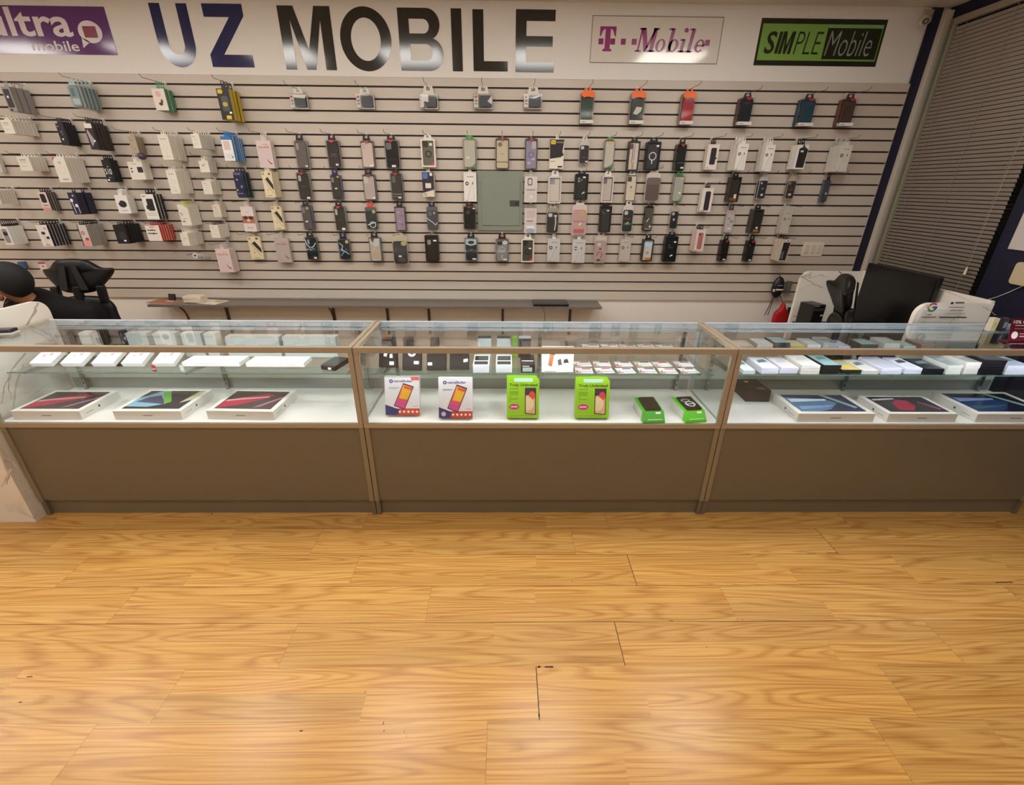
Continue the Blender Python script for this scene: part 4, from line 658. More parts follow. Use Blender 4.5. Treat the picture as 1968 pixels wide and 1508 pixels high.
# purple charm, white discs and tag seen low on the left of the slatwall
def extras():
    p = onY(273, 300, YW-.10); t = MB(); t.ball((0, 0, 0), .028, .03, .024, M('4a3a4c', .35)); o = t.build('charm_ball', loc=p, smooth=True); tag(o, 'dark purple ball charm hanging under the tan carton', 'charm', )
    for j in range(6):
        p = onY(375+j*4.2, 491+j*.5, YW-.15+j*.024); b = MB(); b.ring(ell(0, 0, .021, .021, 16), ell(0, 0, .009, .009, 16), 0, .008, M('c9c6c6', .25)); b.box(-.009, .009, .003, .006, -.006, .006, M('232026', .4))
        o = b.build('plug_disc', loc=p); tag(o, 'white ring plug strung on a low slatwall peg left of the pink GLASS carton', 'plug', 'white ring plugs on the low peg')
    p = onY(385, 484, YW); hk = thing('peg_hook', 'short wire peg carrying the white ring plugs', 'peg hook', (p.x, YW, p.z), 0, 'wire peg hooks on the slatwall')
    b = MB(); b.tube([(0, .01, 0), (0, -.17, -.002)], .0016, HOOKM, 5); b.build('wire', hk)
    p = onY(82, 511, YW-.1); b = MB(); b.box(-.028, .028, 0, .03, -.03, .03, M('d6c6c2', .5)); t = thing('carton_pack', 'small white and red carton peeking over the gaming chair', 'package', p)
    b.build('carton', t); b = MB(); b.box(-.028, .028, -.0004, 0, .016, .03, M('a8404a')); b.box(-.006, .01, -.0004, 0, -.006, .002, M('2c2022')); b.build('printed_front', t)
    hk = thing('peg_hook', 'wire peg hook behind the gaming chair', 'peg hook', (p.x, YW, p.z+.034), 0, 'wire peg hooks on the slatwall'); b = MB(); b.tube([(0, .01, 0), (0, -.1, 0)], .0016, HOOKM, 5); b.build('wire', hk)
    p = onY(40, 508, YW-.06); b = MB(); b.prism(rr(-.025, .025, -.035, .02, .01), 0, .03, M('3b5478', .5)); tag(b.build('blue_pouch', loc=p), 'small blue pouch on the slatwall just behind the seated person', 'pouch')
    # electrical panel
    x0, x1 = onY(917, 380, YW-.02).x, onY(1005, 380, YW-.02).x; zt, zb = onY(961, 328, YW-.02).z, onY(961, 443, YW-.02).z
    t = thing('electrical_panel', 'grey green metal breaker panel set in the slatwall', 'electrical panel', ((x0+x1)/2, YW, zb)); w = (x1-x0)/2; h = zt-zb; g = speckled('panel_enamel', '7d8479', '858c80', 6, .35)
    b = MB(); b.box(-w, w, -.018, -.0005, 0, h, g); b.build('cover_plate', t, bevel=.003)
    b = MB(); b.box(-w*.8, w*.86, -.024, -.018, h*.09, h*.86, g); b.build('door', t, bevel=.002)
    b = MB(); b.box(w*.42, w*.84, -.027, -.024, h*.42, h*.52, M('3b3f36', .4)); b.box(w*.7, w*.76, -.031, -.027, h*.44, h*.5, M('1c1d1a', .4)); b.build('latch', t)
    # light switch plate
    x0, x1 = onY(1541, 480, YW).x, onY(1581, 480, YW).x; zt, zb = onY(1560, 465, YW).z, onY(1560, 492, YW).z
    t = thing('switch_plate', 'white triple light switch plate on the slatwall near the navy strip', 'light switch', ((x0+x1)/2, YW, (zt+zb)/2)); w = (x1-x0)/2; h = (zt-zb)/2; m = M('d8cdbd', .35)
    MB().box(-w, w, -.007, 0, -h, h, m).build('plate', t, bevel=.002)
    for q in (-.6, 0, .6): MB().box(w*q-.016, w*q+.016, -.012, -.007, -.034, .034, M('cbbfae', .35)).build('rocker', t, bevel=.002)
extras()
# ------------------------------------------------------------------ glass display cases
TAN = M('a99b86', .35, .1, .5, 'tan_frame'); STILE = M('8d8067', .4, .05, .5, 'stile_laminate'); BASEM = speckled('grey_brown_laminate', '6f6552', '756b57', 8, .45); DECKM = M('e4e1de', .35); ALU = M('c2ced8', .3, .15); CHR = M('9aa0a2', .2, .9)
LEDM = emis('led_strip', (.86, .95, 1.0), LED_POWER)
UZ = .868; ZD = .569; ZT = .965; DY = .4446; SHZ = .79; SHY = .118
def case_unit(x0, label, upper=None):
    x1 = x0+WC-.004; t = thing('display_case', label, 'display case', (x0, 0, 0), 0, 'glass display cases in a row')
    W = x1-x0; p = .024
    b = MB(); b.box(.0, W, .030, .046, 0, .094, BASEM); b.box(0, .022, .012, .05, 0, .094, BASEM); b.box(W-.022, W, .012, .05, 0, .094, BASEM); b.build('plinth', t)
    b = MB(); b.box(p, W-p, .012, .028, .099, .540, BASEM); b.build('front_panel', t)
    b = MB(); b.box(0, .018, .014, DY, .094, .545, BASEM); b.box(W-.018, W, .014, DY, .094, .545, BASEM); b.box(0, W, .03, DY, .0945, .11, BASEM); b.build('base_carcass', t)
    for xx in (0, W-p): b = MB(); b.box(xx, xx+p, .004, .014, .094, .546, STILE); b.build('base_stile', t, bevel=.0015)
    b = MB(); b.box(0, W, 0, .016, .545, ZD, TAN); b.build('deck_rail', t, bevel=.0015)
    b = MB(); b.box(.004, W-.004, .016, DY-.01, .548, ZD, DECKM); b.build('deck', t)
    for xx in (0, W-p*.95): b = MB(); b.box(xx, xx+p*.95, 0, .018, ZD, .937, TAN); b.build('front_post', t, bevel=.0015)
    b = MB(); b.box(0, W, -.002, .022, .937, ZT, TAN); b.build('top_front_rail', t, bevel=.002)
    for xx in (0, W-.021): b = MB(); b.box(xx, xx+.021, .022, DY, .945, ZT, TAN); b.build('top_side_rail', t, bevel=.0015)
    b = MB(); b.box(.0, W, DY-.012, DY+.008, .935, ZT, ALU); b.build('top_rear_rail', t, bevel=.0015)
    for xx in (.002, W-.014): b = MB(); b.box(xx, xx+.012, DY-.012, DY, ZD, .935, ALU); b.build('rear_post', t)
    b = MB(); b.box(.022, W-.022, .021, DY-.011, ZT-.007, ZT-.001, GLASS); b.build('top_glass', t)
    b = MB(); b.box(p, W-p, .006, .011, ZD, .937, GLASS); b.build('front_glass', t)
    for xx in (.004, W-.009): b = MB(); b.box(xx, xx+.005, .019, DY-.013, ZD+.001, .944, GLASS); b.build('side_glass', t)
    # rear: lower track, pale rail, sliding glass doors
    b = MB(); b.box(.014, W-.014, DY-.012, DY, ZD, .632, M('9aa09e', .3, .4)); b.build('door_track', t)
    b = MB(); b.box(.014, W-.014, DY-.02, DY-.013, .636, .70, M('cdd3cc', .35)); b.build('door_bottom_rail', t)
    for xa, xb, yy in ((.016, W*.52, DY-.009), (W*.48, W-.016, DY-.001)):
        b = MB(); b.box(xa, xb, yy, yy+.004, .64, .935, GLASS); d = b.build('sliding_door', t)
        b = MB(); b.box(xb-.03, xb-.01, yy-.004, yy, .76, .80, ALU); b.build('finger_pull', d)
    # shelf standards and brackets
    for q in (.05, .5, .95):
        xx = W*q; b = MB(); b.box(xx-.009, xx+.009, DY-.034, DY-.024, ZD, .935, CHR)
        for s in range(11): b.box(xx-.003, xx+.003, DY-.0346, DY-.034, ZD+.03+s*.03, ZD+.042+s*.03, M('3a3d40'))
        s_ = b.build('shelf_standard', t)
        b = MB(); b.add([(xx-.0025, DY-.034, SHZ-.05), (xx+.0025, DY-.034, SHZ-.05), (xx-.0025, DY-.034, SHZ-.0065), (xx+.0025, DY-.034, SHZ-.0065), (xx-.0025, SHY+.02, SHZ-.018), (xx+.0025, SHY+.02, SHZ-.018), (xx-.0025, SHY+.01, SHZ-.0065), (xx+.0025, SHY+.01, SHZ-.0065)], [(0, 2, 3, 1), (4, 5, 7, 6), (0, 1, 5, 4), (2, 6, 7, 3), (0, 4, 6, 2), (1, 3, 7, 5)], CHR); b.build('shelf_bracket', s_)
    b = MB(); b.box(.05 if W > 0 else 0, W-.05, SHY, DY-.036, SHZ-.006, SHZ, clear('shelf_glass', (.93, .975, .955), .05)); b.build('shelf_glass', t)
    b = MB(); b.box(.03, W-.03, SHY-.0005, SHY, SHZ-.006, SHZ, M('5f7f74', .15)); b.build('shelf_edge', t)
    if upper:
        xa, xb = W*upper[0], W*upper[1]; b = MB(); b.box(xa, xb, .262, DY-.036, UZ-.005, UZ, clear('upper_shelf_glass', (.95, .98, .97), .05)); us = b.build('upper_shelf_glass', t)
        b = MB()
        for q in (xa+.04, (xa+xb)/2, xb-.04): b.box(q-.002, q+.002, .28, DY-.03, UZ-.016, UZ-.0052, CHR); b.box(q-.004, q+.004, DY-.034, DY-.012, UZ-.03, UZ-.006, CHR)
        b.build('upper_bracket', us)
    # LED strips: under the front top rail and below the rear rail
    b = MB(); b.box(.03, W-.03, .022, .034, .930, .939, M('c9ced2', .3, .5)); s_ = b.build('lamp_housing', t)
    b = MB(); b.add([(.035, .0235, .9295), (W-.035, .0235, .9295), (W-.035, .0345, .9310), (.035, .0345, .9310), (.035, .0350, .938), (W-.035, .0350, .938)], [(0, 1, 2, 3), (3, 2, 5, 4)], LEDM); b.build('led_strip', s_)
    b = MB(); b.box(.03, W-.03, DY-.036, DY-.022, .922, .934, M('c2ccd4', .3, .5)); b.build('rear_light_bar', t)
    return t
case_unit(G1-WC, 'left glass display case with three laptop boxes on its white deck')
case_unit(G1, 'middle glass display case holding green and white prepaid phone boxes', (.56, .96))
case_unit(G2, 'right glass display case crowded with flat phone boxes', (.04, .965))
# ------------------------------------------------------------------ things on the decks
def laptop(fx0, fx1, fy, byt, bx, gx, label, cols, side, dimw=None):
    """fx0,fx1: front edge pixels at the lower front line fy; byt: pixel row of the top's back edge"""
    a = onZ(fx0, fy, ZD); c = onZ(fx1, fy, ZD); w = c.x-a.x; yf = max((a.y+c.y)/2, .03); h = .047
    back = onZ(bx, byt, ZD+h).y; d = min(back-yf, .28); xc = (a.x+c.x)/2
    t = thing('laptop_box', label, 'laptop box', (xc, yf, ZD), gx, 'white laptop boxes on the case decks')
    wm = M('e6e2dc', .4); MB().box(-w/2, w/2, 0, d, 0, h, wm).build('carton', t, bevel=.001)
    b = MB(); zz = h+.0004; u = lambda q: -w/2+w*q; v = lambda q: d*q
    def q4(pts, col, k=0): b.add([(u(p[0]), v(p[1]), zz+k*.0002) for p in pts], [list(range(len(pts)))], M(col, .18, 0, .6))
    q4([(.07, .10), (.93, .10), (.93, .92), (.07, .92)], cols[0])
    if side == 'red': q4([(.07, .12), (.07, .45), (.3, .62), (.62, .8), (.78, .72), (.6, .5), (.35, .25)], cols[1], 1); q4([(.1, .42), (.3, .5), (.7, .62), (.7, .68), (.3, .58), (.1, .5)], cols[2], 2); q4([(.62, .15), (.72, .2), (.93, .6), (.93, .7)], cols[3], 2)
    elif side == 'green': q4([(.07, .2), (.07, .55), (.25, .9), (.4, .92), (.6, .3), (.4, .18)], cols[1], 1); q4([(.12, .4), (.5, .32), (.65, .26), (.35, .7), (.2, .6)], cols[2], 2); q4([(.3, .85), (.4, .9), (.66, .4), (.6, .3)], cols[3], 3); q4([(.8, .35), (.93, .5), (.93, .9), (.86, .9)], 'cfc9a8', 3)
    elif side == 'blue': q4([(.07, .1), (.07, .8), (.6, .7), (.7, .5), (.5, .2), (.3, .1)], cols[1], 1); q4([(.1, .55), (.6, .62), (.62, .7), (.1, .72)], cols[2], 2); q4([(.12, .2), (.5, .3), (.62, .4), (.12, .35)], cols[3], 2); q4([(.6, .9), (.68, .9), (.9, .3), (.84, .25)], '93b8a8', 3)
    elif side == 'blob': q4([(.25, .2), (.3, .55), (.45, .75), (.6, .7), (.58, .4), (.45, .16)], cols[1], 1); q4([(.1, .7), (.45, .78), (.45, .84), (.1, .8)], cols[2], 2); q4([(.7, .6), (.75, .65), (.9, .25), (.84, .2)], cols[3], 2)
    b.build('cover_picture', t)
    b = MB(); b.box(-w*.07, w*.07, -.0004, 0, h*.44, h*.52, M('6e655c')); sx = w/2 if xc < 0 else -w/2; e = .0004 if xc < 0 else -.0004
    b.add([(sx+e, d*.45+.006*math.cos(i*.63), h*.5+.007*math.sin(i*.63)) for i in range(10)], [list(range(10))], M('3a3a3c')); b.box(min(sx, sx+e), max(sx, sx+e), d*.12, d*.3, h*.4, h*.46, M('8d8a86')); b.build('side_print', t)
laptop(27, 159, 806, 750, 170, 0, 'white laptop box with crimson swirl picture, leftmost in the left case', ['3e3840', 'a8324c', 'd99aa6', '9c6c8c'], 'red')
laptop(222, 352, 806, 748, 330, 0, 'white laptop box with green and blue swirl picture, middle of left case', ['2f3540', '86b6cf', '4d5070', '6fb04c'], 'green')
laptop(399, 529, 806, 749, 500, -.03, 'white laptop box with red swoosh picture, right in the left case', ['4a4248', 'b03a52', 'dca8b4', 'a87a90'], 'red')
laptop(1541, 1690, 819, 756, 1600, 0, 'white laptop box with pale blue streak picture in the right case', ['34405e', '5f84a8', 'cfe4ec', '8fa8cc'], 'blue')
laptop(1716, 1850, 819, 760, 1700, .0, 'white laptop box with red blob picture in the right case', ['2a232e', 'a42440', 'd4ccd0', '8e4c6c'], 'blob')
laptop(1886, 2040, 818, 753, 1850, .0, 'white laptop box with deep blue picture, rightmost in the right case', ['151d33', '26406e', '8f9cc8', '47606e'], 'blue')
def lean(x0, x1, y0, y1, label, kind, name='phone_box', depth=.035):
    base = onZ((x0+x1)/2, y1, ZD+.012); yf = base.y; tilt = math.radians(16)
    a = onY(x0, y1-10, yf); c = onY(x1, y1-10, yf); w = c.x-a.x
    # top point: box of height h tilted back
    lo, hi = .08, .25
    for _ in range(30):
        h = (lo+hi)/2; yy = yf+h*math.sin(tilt); z = base.z+h*math.cos(tilt)
        if z < onY((x0+x1)/2, y0, yy).z: lo = h
        else: hi = h
    t = thing(name, label, 'phone box', ((a.x+c.x)/2, yf, ZD), 0, 'prepaid phone boxes on the middle deck')
    piv = Matrix.Translation((0, 0, .012)) @ Matrix.Rotation(-tilt, 4, 'X')
    b = MB(); b.X = piv
    def q(mb, pts, col, k=1): mb.prism([(-w/2+p[0]*w, p[1]*h) for p in pts], -.0003*k, -.0003*k+.0002, M(col, .3))
    if kind == 'cell':
        b.box(-w/2, w/2, 0, depth, 0, h, M('e4e4ea', .35)); b.build('carton', t, bevel=.0008)
        b = MB(); b.X = piv
        q(b, [(0, 0), (.36, 0), (.42, .14), (.22, .2), (0, .27)], '2c2c70'); q(b, [(.33, 0), (1, 0), (1, .17), (.36, .17)], 'cf4336')
        for i in range(5): b.prism(ell(-w/2+w*(.42+.125*i), h*.085, w*.035, w*.035, 10), -.0009, -.0006, M('f2eaea'))
        b.text('uscellular', -w/2+w*.27, h*.85, h*.062, M('3f4f9c'), -.0005, .025, 0, 'L', w*.55); b.ring(ell(-w/2+w*.19, h*.875, w*.055, w*.055, 12), ell(-w/2+w*.19, h*.875, w*.025, w*.025, 12), -.0005, -.0003, M('2f3a86'))
        b.box(-w*.38, -w*.08, -.0004, -.0003, h*.70, h*.715, M('8d93b0')); b.box(-w*.38, -w*.14, -.0004, -.0003, h*.675, h*.685, M('9aa0ba'))
        b.box(w*.3, w*.46, -.0004, -.0003, h*.22, h*.228, M('6a6a78')); b.build('printed_front', t)
        b = MB(); b.X = piv; q(b, [(.25, .24), (.56, .14), (.85, .74), (.54, .83)], '2a2230', 3); q(b, [(.28, .255), (.55, .165), (.82, .72), (.54, .8)], 'd9556a', 4); q(b, [(.41, .44), (.65, .40), (.81, .70), (.55, .78)], 'e8b23a', 5); q(b, [(.56, .7), (.78, .64), (.81, .7), (.57, .76)], 'c85a4a', 6); q(b, [(.29, .26), (.55, .175), (.62, .33), (.37, .36)], 'cf4a9c', 6)
        b.build('phone_picture', t)
        if 'sticker' in label: b = MB(); b.X = piv; b.prism(rr(w*.27, w*.5, h*.9, h*.985, w*.02), -.0008, -.0004, M('d0544e')); b.build('red_sticker', t)
        else: b = MB(); b.X = piv; b.prism(ell(-w*.36, h*.1, w*.07, w*.07, 14), -.0009, -.0006, M('c5c0de')); b.build('round_seal', t)
    else:
        gm = M('95cf28', .35); pts = [(-w/2, 0), (w/2, 0), (w/2, h*.9), (w*.4, h), (-w/2, h)]; b.prism(pts, 0, depth, gm); b.build('carton', t)
        b = MB(); b.X = piv; b.prism(rr(-w*.28, w*.3, h*.86, h*.95, w*.03), -.0005, -.0002, M('bfe8d8', .3)); b.text('Truly Unlimited', -w*.42, h*.735, h*.085, M('2f4a1c'), -.0005, .03, 0, 'L', w*.86)
        for i, zz in enumerate((.69, .62, .585, .55, .5, .45, .4)): b.box(-w*.42, -w*(.42-(.28 if i < 3 else .06+.2*(i % 2))), -.0004, -.0002, h*zz, h*(zz+.012), M('4d7a20'))
        b.prism(ell(-w*.27, h*.27, w*.16, w*.09, 14), -.0005, -.0002, M('c8327e')); b.box(-w*.38, -w*.17, -.0007, -.0005, h*.255, h*.285, M('f0c8dc')); b.box(-w*.42, w*.3, -.0004, -.0002, h*.045, h*.055, M('5c8a24')); b.build('printed_front', t)
        b = MB(); b.X = piv; q(b, [(.56, .1), (.9, .08), (.9, .72), (.56, .72)], '1c1a26', 3); q(b, [(.585, .12), (.875, .1), (.875, .7), (.585, .7)], 'e8b59c', 4); q(b, [(.585, .54), (.875, .56), (.875, .7), (.585, .7)], '3a2c48', 5); b.prism([p for p in ell(-w/2+w*.78, h*.54, w*.095, h*.1, 16)], -.0021, -.0018, M('dd4450')); b.prism([(max(-w/2+w*.585, p[0]), p[1]) for p in ell(-w/2+w*.66, h*.34, w*.17, h*.17, 20)], -.0025, -.0022, M('eed8b0')); b.build('phone_picture', t)
    # acrylic foot
    b = MB(); b.box(-w*.42, w*.42, -.006, depth+.012, 0, .003, PLAST); b.box(-w*.42, w*.42, -.008, -.005, 0, .016, PLAST); b.box(-w*.3, w*.3, depth+.02, depth+.024, 0, h*.5, PLAST); b.build('acrylic_stand', t)
lean(740, 806, 723, 797, 'white, blue and red prepaid phone box with a red corner sticker', 'cell')
lean(843, 908, 725, 803, 'white, blue and red prepaid phone box with round seal at lower left', 'cell')
lean(974, 1036, 722, 803, 'lime green prepaid phone box, left one of the two', 'lime', depth=.04)
lean(1106, 1171, 724, 803, 'lime green prepaid phone box, right one of the two', 'lime', depth=.04)
def wedge(x0, x1, y0, y1, px, label, extra, rot):
    base = onZ((x0+x1)/2, y1, ZD); t = thing('wedge_phone_box', label, 'phone box', (base.x, base.y, ZD), rot, 'green wedge shaped phone boxes')
    gm = M('3fa32c' if not extra else '58c420', .35); w = .105; d = .17; h1 = .022; h2 = .05
    b = MB(); b.add([(-w/2, .03, 0), (w/2, .03, 0), (w/2, d, 0), (-w/2, d, 0), (-w/2, .03, h2), (w/2, .03, h2), (w/2, d, h2+.012), (-w/2, d, h2+.012)], [(0, 3, 2, 1), (4, 5, 6, 7), (0, 1, 5, 4), (1, 2, 6, 5), (2, 3, 7, 6), (3, 0, 4, 7)], M('d8dcd4', .4)); b.build('carton', t)
    b = MB(); prof = [(.03, h2+.001), (.0, .012), (-.004, .002), (.0, .0), (.034, .0)]
    b.add([(-w/2-.003, p[0], p[1]) for p in prof]+[(w/2+.003, p[0], p[1]) for p in prof], [(0, 1, 2, 3, 4), (9, 8, 7, 6, 5)]+[(i, (i+1) % 5, 5+(i+1) % 5, 5+i) for i in range(5)], gm)
    b.add([(-w/2-.002, .03, h2), (w/2+.002, .03, h2), (w/2+.002, d, h2+.012), (-w/2-.002, d, h2+.012), (-w/2-.002, .03, h2+.002), (w/2+.002, .03, h2+.002), (w/2+.002, d, h2+.014), (-w/2-.002, d, h2+.014)], [(0, 3, 2, 1), (4, 5, 6, 7), (0, 1, 5, 4), (1, 2, 6, 5), (2, 3, 7, 6), (3, 0, 4, 7)], gm)
    b.build('green_sleeve', t)
    b = MB(); b.X = Matrix.Translation((0, .034, h2+.0025)) @ Matrix.Rotation(math.radians(-84.7), 4, 'X'); b.prism(rr(-w*.36, w*.42, 0, .125, .008), -.007, 0, M('17181c', .12)); ph = b.build('dummy_phone', t)
    if extra:
        b = MB(); b.X = Matrix.Translation((0, .034, h2+.0105)) @ Matrix.Rotation(math.radians(-84.7), 4, 'X'); b.ring(ell(.004, .05, .026, .026, 18), ell(.004, .05, .019, .019, 18), 0, .0004, M('c9cdd0')); b.box(-.014, .022, 0, .0004, .046, .053, M('c9cdd0')); b.ring(ell(-.006, .085, .024, .014, 16), ell(-.006, .085, .018, .009, 16), 0, .0004, M('9aa0a4')); b.build('screen_print', t)
    b = MB(); sn = math.atan2(h2-.012, .03); b.X = Matrix.Translation((0, .0, .012)) @ Matrix.Rotation(-(math.pi/2-sn), 4, 'X'); b.box(w*.12, w*.36, -.0006, 0, .036, .045, M('f0eee8')); b.box(-w*.3, w*.4, -.0005, 0, .006, .009, M('d8ead0')); b.build('price_sticker', t)
wedge(1232, 1281, 760, 813, 0, 'green wedge phone box with blank dark phone on top', False, .06)
wedge(1312, 1362, 760, 812, 0, 'bright green wedge phone box whose dark screen shows white rings', True, .14)
# black boxes stacked at the left of the right deck
for j in range(4):
    p = onZ(1462, 772, ZD); t = thing('tablet_box', ['bottom', 'second lowest', 'third', 'topmost'][j]+' dark grey tablet box in the pile of four, right case', 'tablet box', (p.x-.02, p.y, ZD+.0005+j*.0165), (-.02, .01, -.01, .02)[j], 'dark tablet boxes in the right case')
    MB().box(-.065, .065, .0, .19, 0, .016, M('2e2c2c', .3)).build('carton', t, bevel=.001)
    if j == 3: MB().box(.0, .045, .02, .05, .016, .0164, M('8a8886', .4)).build('price_sticker', t); MB().box(-.02, .0, .12, .14, .016, .0164, M('cfcdca', .4)).build('white_label', t)
# ------------------------------------------------------------------ things on the glass shelves
SZ = SHZ+.0005
def flatbox(x0, x1, yrow, d, h, label, cat, name, top, side, grp=None, y=None, z=SZ, rot=0, g=None, bev=.0008, shift=0):
    """box lying on the shelf; x0,x1 its front edge pixels at row yrow"""
    if y is None: y = max(onZ((x0+x1)/2, yrow, z).y, SHY+.003)
    a = onY(x0, yrow, y); c = onY(x1, yrow, y); w = c.x-a.x; t = thing(name, label, cat, ((a.x+c.x)/2+shift, y, z), rot, grp)
    b = MB(); b.box(-w/2, w/2, 0, d, 0, h, M(side, .4)); b.build('carton', t, bevel=bev)
    b = MB(); b.add([(-w/2+.0015, .0015, h+.0003), (w/2-.0015, .0015, h+.0003), (w/2-.0015, d-.0015, h+.0003), (-w/2+.0015, d-.0015, h+.0003)], [(0, 1, 2, 3)], M(top, .25))
    for i, q in enumerate(g or []): b.add([(-w/2+w*p[0], d*p[1], h+.0006+.0002*i) for p in q[0]], [list(range(len(q[0])))], M(q[1], .25))
    b.build('printed_top', t); return t
# left case, front row: five earphone boxes, two long boxes, a black device
for i, (x0, x1) in enumerate(((62, 103), (121, 161), (180, 222), (237, 277), (296, 337))):
    t = flatbox(x0, x1, 704, .10, .022, 'square white earphone box on the left glass shelf, %s from the left' % ORD[i], 'earphone box', 'earphone_box', 'e9e6ea', 'dedcdc', 'square white earphone boxes', g=[([(.3, .45), (.42, .5), (.4, .7), (.28, .62)], 'cfb4ba'), ([(.55, .55), (.7, .6), (.68, .8), (.56, .76)], 'b9a7b0'), ([(.35, .2), (.6, .2), (.6, .24), (.35, .24)], 'c3bcc2')])
    t.rotation_euler.x = math.radians(22); MB().box(-.03, .03, .03, .095, -.004, -.0005, PLAST).build('display_wedge', t)
flatbox(351, 461, 704, .10, .022, 'long blank white box on the left glass shelf, left of two', 'box', 'accessory_box', 'e8e6ea', 'dedcdc', 'long blank white boxes', g=[([(.85, .3), (.9, .3), (.9, .36), (.85, .36)], 'b5b0b8')])
flatbox(474, 585, 705, .10, .022, 'long blank white box on the left glass shelf, right of two', 'box', 'accessory_box', 'e8e6ea', 'dedcdc', 'long blank white boxes', g=[([(.85, .2), (.9, .2), (.9, .26), (.85, .26)], 'a9a4ac')])
t = flatbox(615, 647, 712, .13, .026, 'black device with white corner tag on the left glass shelf', 'device', 'black_device', '20242a', '121317', None, rot=-.25, g=[([(.2, .2), (.8, .2), (.8, .85), (.2, .85)], '2f3640')], bev=.005)
MB().box(.0, .018, -.0006, 0, .006, .018, M('e8e8e8')).build('price_sticker', t)
for i, (x, yy) in enumerate(((292, 690), (345, 686))):
    p = onY(x, yy, SHY+.02); b = MB(); b.box(-.009, .009, .0, .003, 0, .034, M('a83a44' if i == 0 else 'c4c9c6', .4)); b.box(-.008, .008, -.0004, 0, .012, .016, M('e8dcdc')); tag(b.build('shelf_tag', loc=(p.x, SHY+.012, SZ)), ['small red tag standing between white earphone boxes', 'small white tag standing beside the long white box'][i], 'tag')
# back row of the left shelf, upright boxes
def upbox(x0, x1, ytop, h, d, label, cat, name, front, top, grp=None, y=None, rot=0, g=None):
    zt = SZ+h; y = y if y is not None else min(onZ((x0+x1)/2, ytop+6, zt).y, DY-.045-d)
    a = onY(x0, ytop+6, y); c = onY(x1, ytop+6, y); w = c.x-a.x; t = thing(name, label, cat, ((a.x+c.x)/2, y, SZ), rot, grp)
    MB().box(-w/2, w/2, 0, d, 0, h, M(front, .45)).build('carton', t, bevel=.001)
    b = MB(); b.box(-w/2+.001, w/2-.001, .001, d-.001, h, h+.0005, M(top, .4))
    for i, q in enumerate(g or []): b.prism([(-w/2+w*p[0], h*p[1]) for p in q[0]], -.0004-.0002*i, -.0002*i, M(q[1], .4))
    b.build('printed_top', t); return t
for i, (x0, x1) in enumerate(((147, 168), (238, 278), (290, 332), (344, 382), (388, 410))):
    upbox(x0, x1, 629, .128, .05, 'pale upright carton at the back of the left shelf, %s from left' % ORD[i], 'carton', 'upright_carton', 'c3c8c2', 'dedbd2', 'pale upright cartons at the back of the left shelf')
for i, (x0, x1) in enumerate(((430, 533), (540, 643))):
    upbox(x0, x1, 637, .112, .055, 'wide pale carton at the back of the left shelf, %s one' % ('left', 'right')[i], 'carton', 'upright_carton', 'c0c9c4', 'd6d6cf', 'pale upright cartons at the back of the left shelf')
# middle case
mid = [(728, 762, 'black earphone box showing white earbuds', '201d22', [([(.25, .55), (.42, .5), (.48, .68), (.3, .75)], 'e4e2e4'), ([(.6, .45), (.78, .45), (.75, .65), (.6, .62)], 'e4e2e4'), ([(.6, .12), (.85, .12), (.85, .28), (.6, .28)], 'f0f0f0')], 706),
       (773, 809, 'black smartwatch box with white ring picture', '201b1e', [([(.3+.22*math.cos(a*.52)+.2, .82+.18*math.sin(a*.52)) for a in range(12)], 'dcd8d6'), ([(.5+.12*math.cos(a*.52), .84+.1*math.sin(a*.52)) for a in range(12)], '201b1e'), ([(.62, .3), (.88, .3), (.88, .44), (.62, .44)], 'f0f0f0')], 712),
       (820, 857, 'plain black box with sticker at lower left', '201b1e', [([(.05, .24), (.28, .24), (.28, .38), (.05, .38)], 'f0f0f0')], 712),
       (864, 901, 'plain black box with sticker at lower right', '201b1e', [([(.72, .36), (.94, .4), (.94, .54), (.72, .5)], 'f0f0f0')], 711)]
for x0, x1, lb, c, g, yr in mid:
    y = onZ((x0+x1)/2, yr, SZ).y; y = max(y, SHY+.004); a = onY(x0, yr, y); cc = onY(x1, yr, y); w = cc.x-a.x
    t = thing('black_accessory_box', lb+' on the middle glass shelf', 'accessory box', ((a.x+cc.x)/2, y, SZ), 0, 'black boxes on the middle glass shelf'); ti = math.radians(28); h = .11
    X_ = Matrix.Rotation(-ti, 4, 'X'); b = MB(); b.X = X_; b.box(-w/2, w/2, 0, .03, .004, h, M('0e0c0f', .45, 0, .2)); b.build('carton', t, bevel=.001)
    b = MB(); b.X = X_
    for i, q in enumerate(g): b.prism([(-w/2+w*p[0], h*p[1]) for p in q[0]], -.0006-.0003*i, -.0003*i-.0001, M(q[1]))
    b.build('printed_front', t)
    b = MB(); b.box(-w*.35, w*.35, -.006, .06, 0, .004, PLAST); b.box(-w*.35, w*.35, -.008, -.005, 0, .012, PLAST); b.build('acrylic_stand', t)
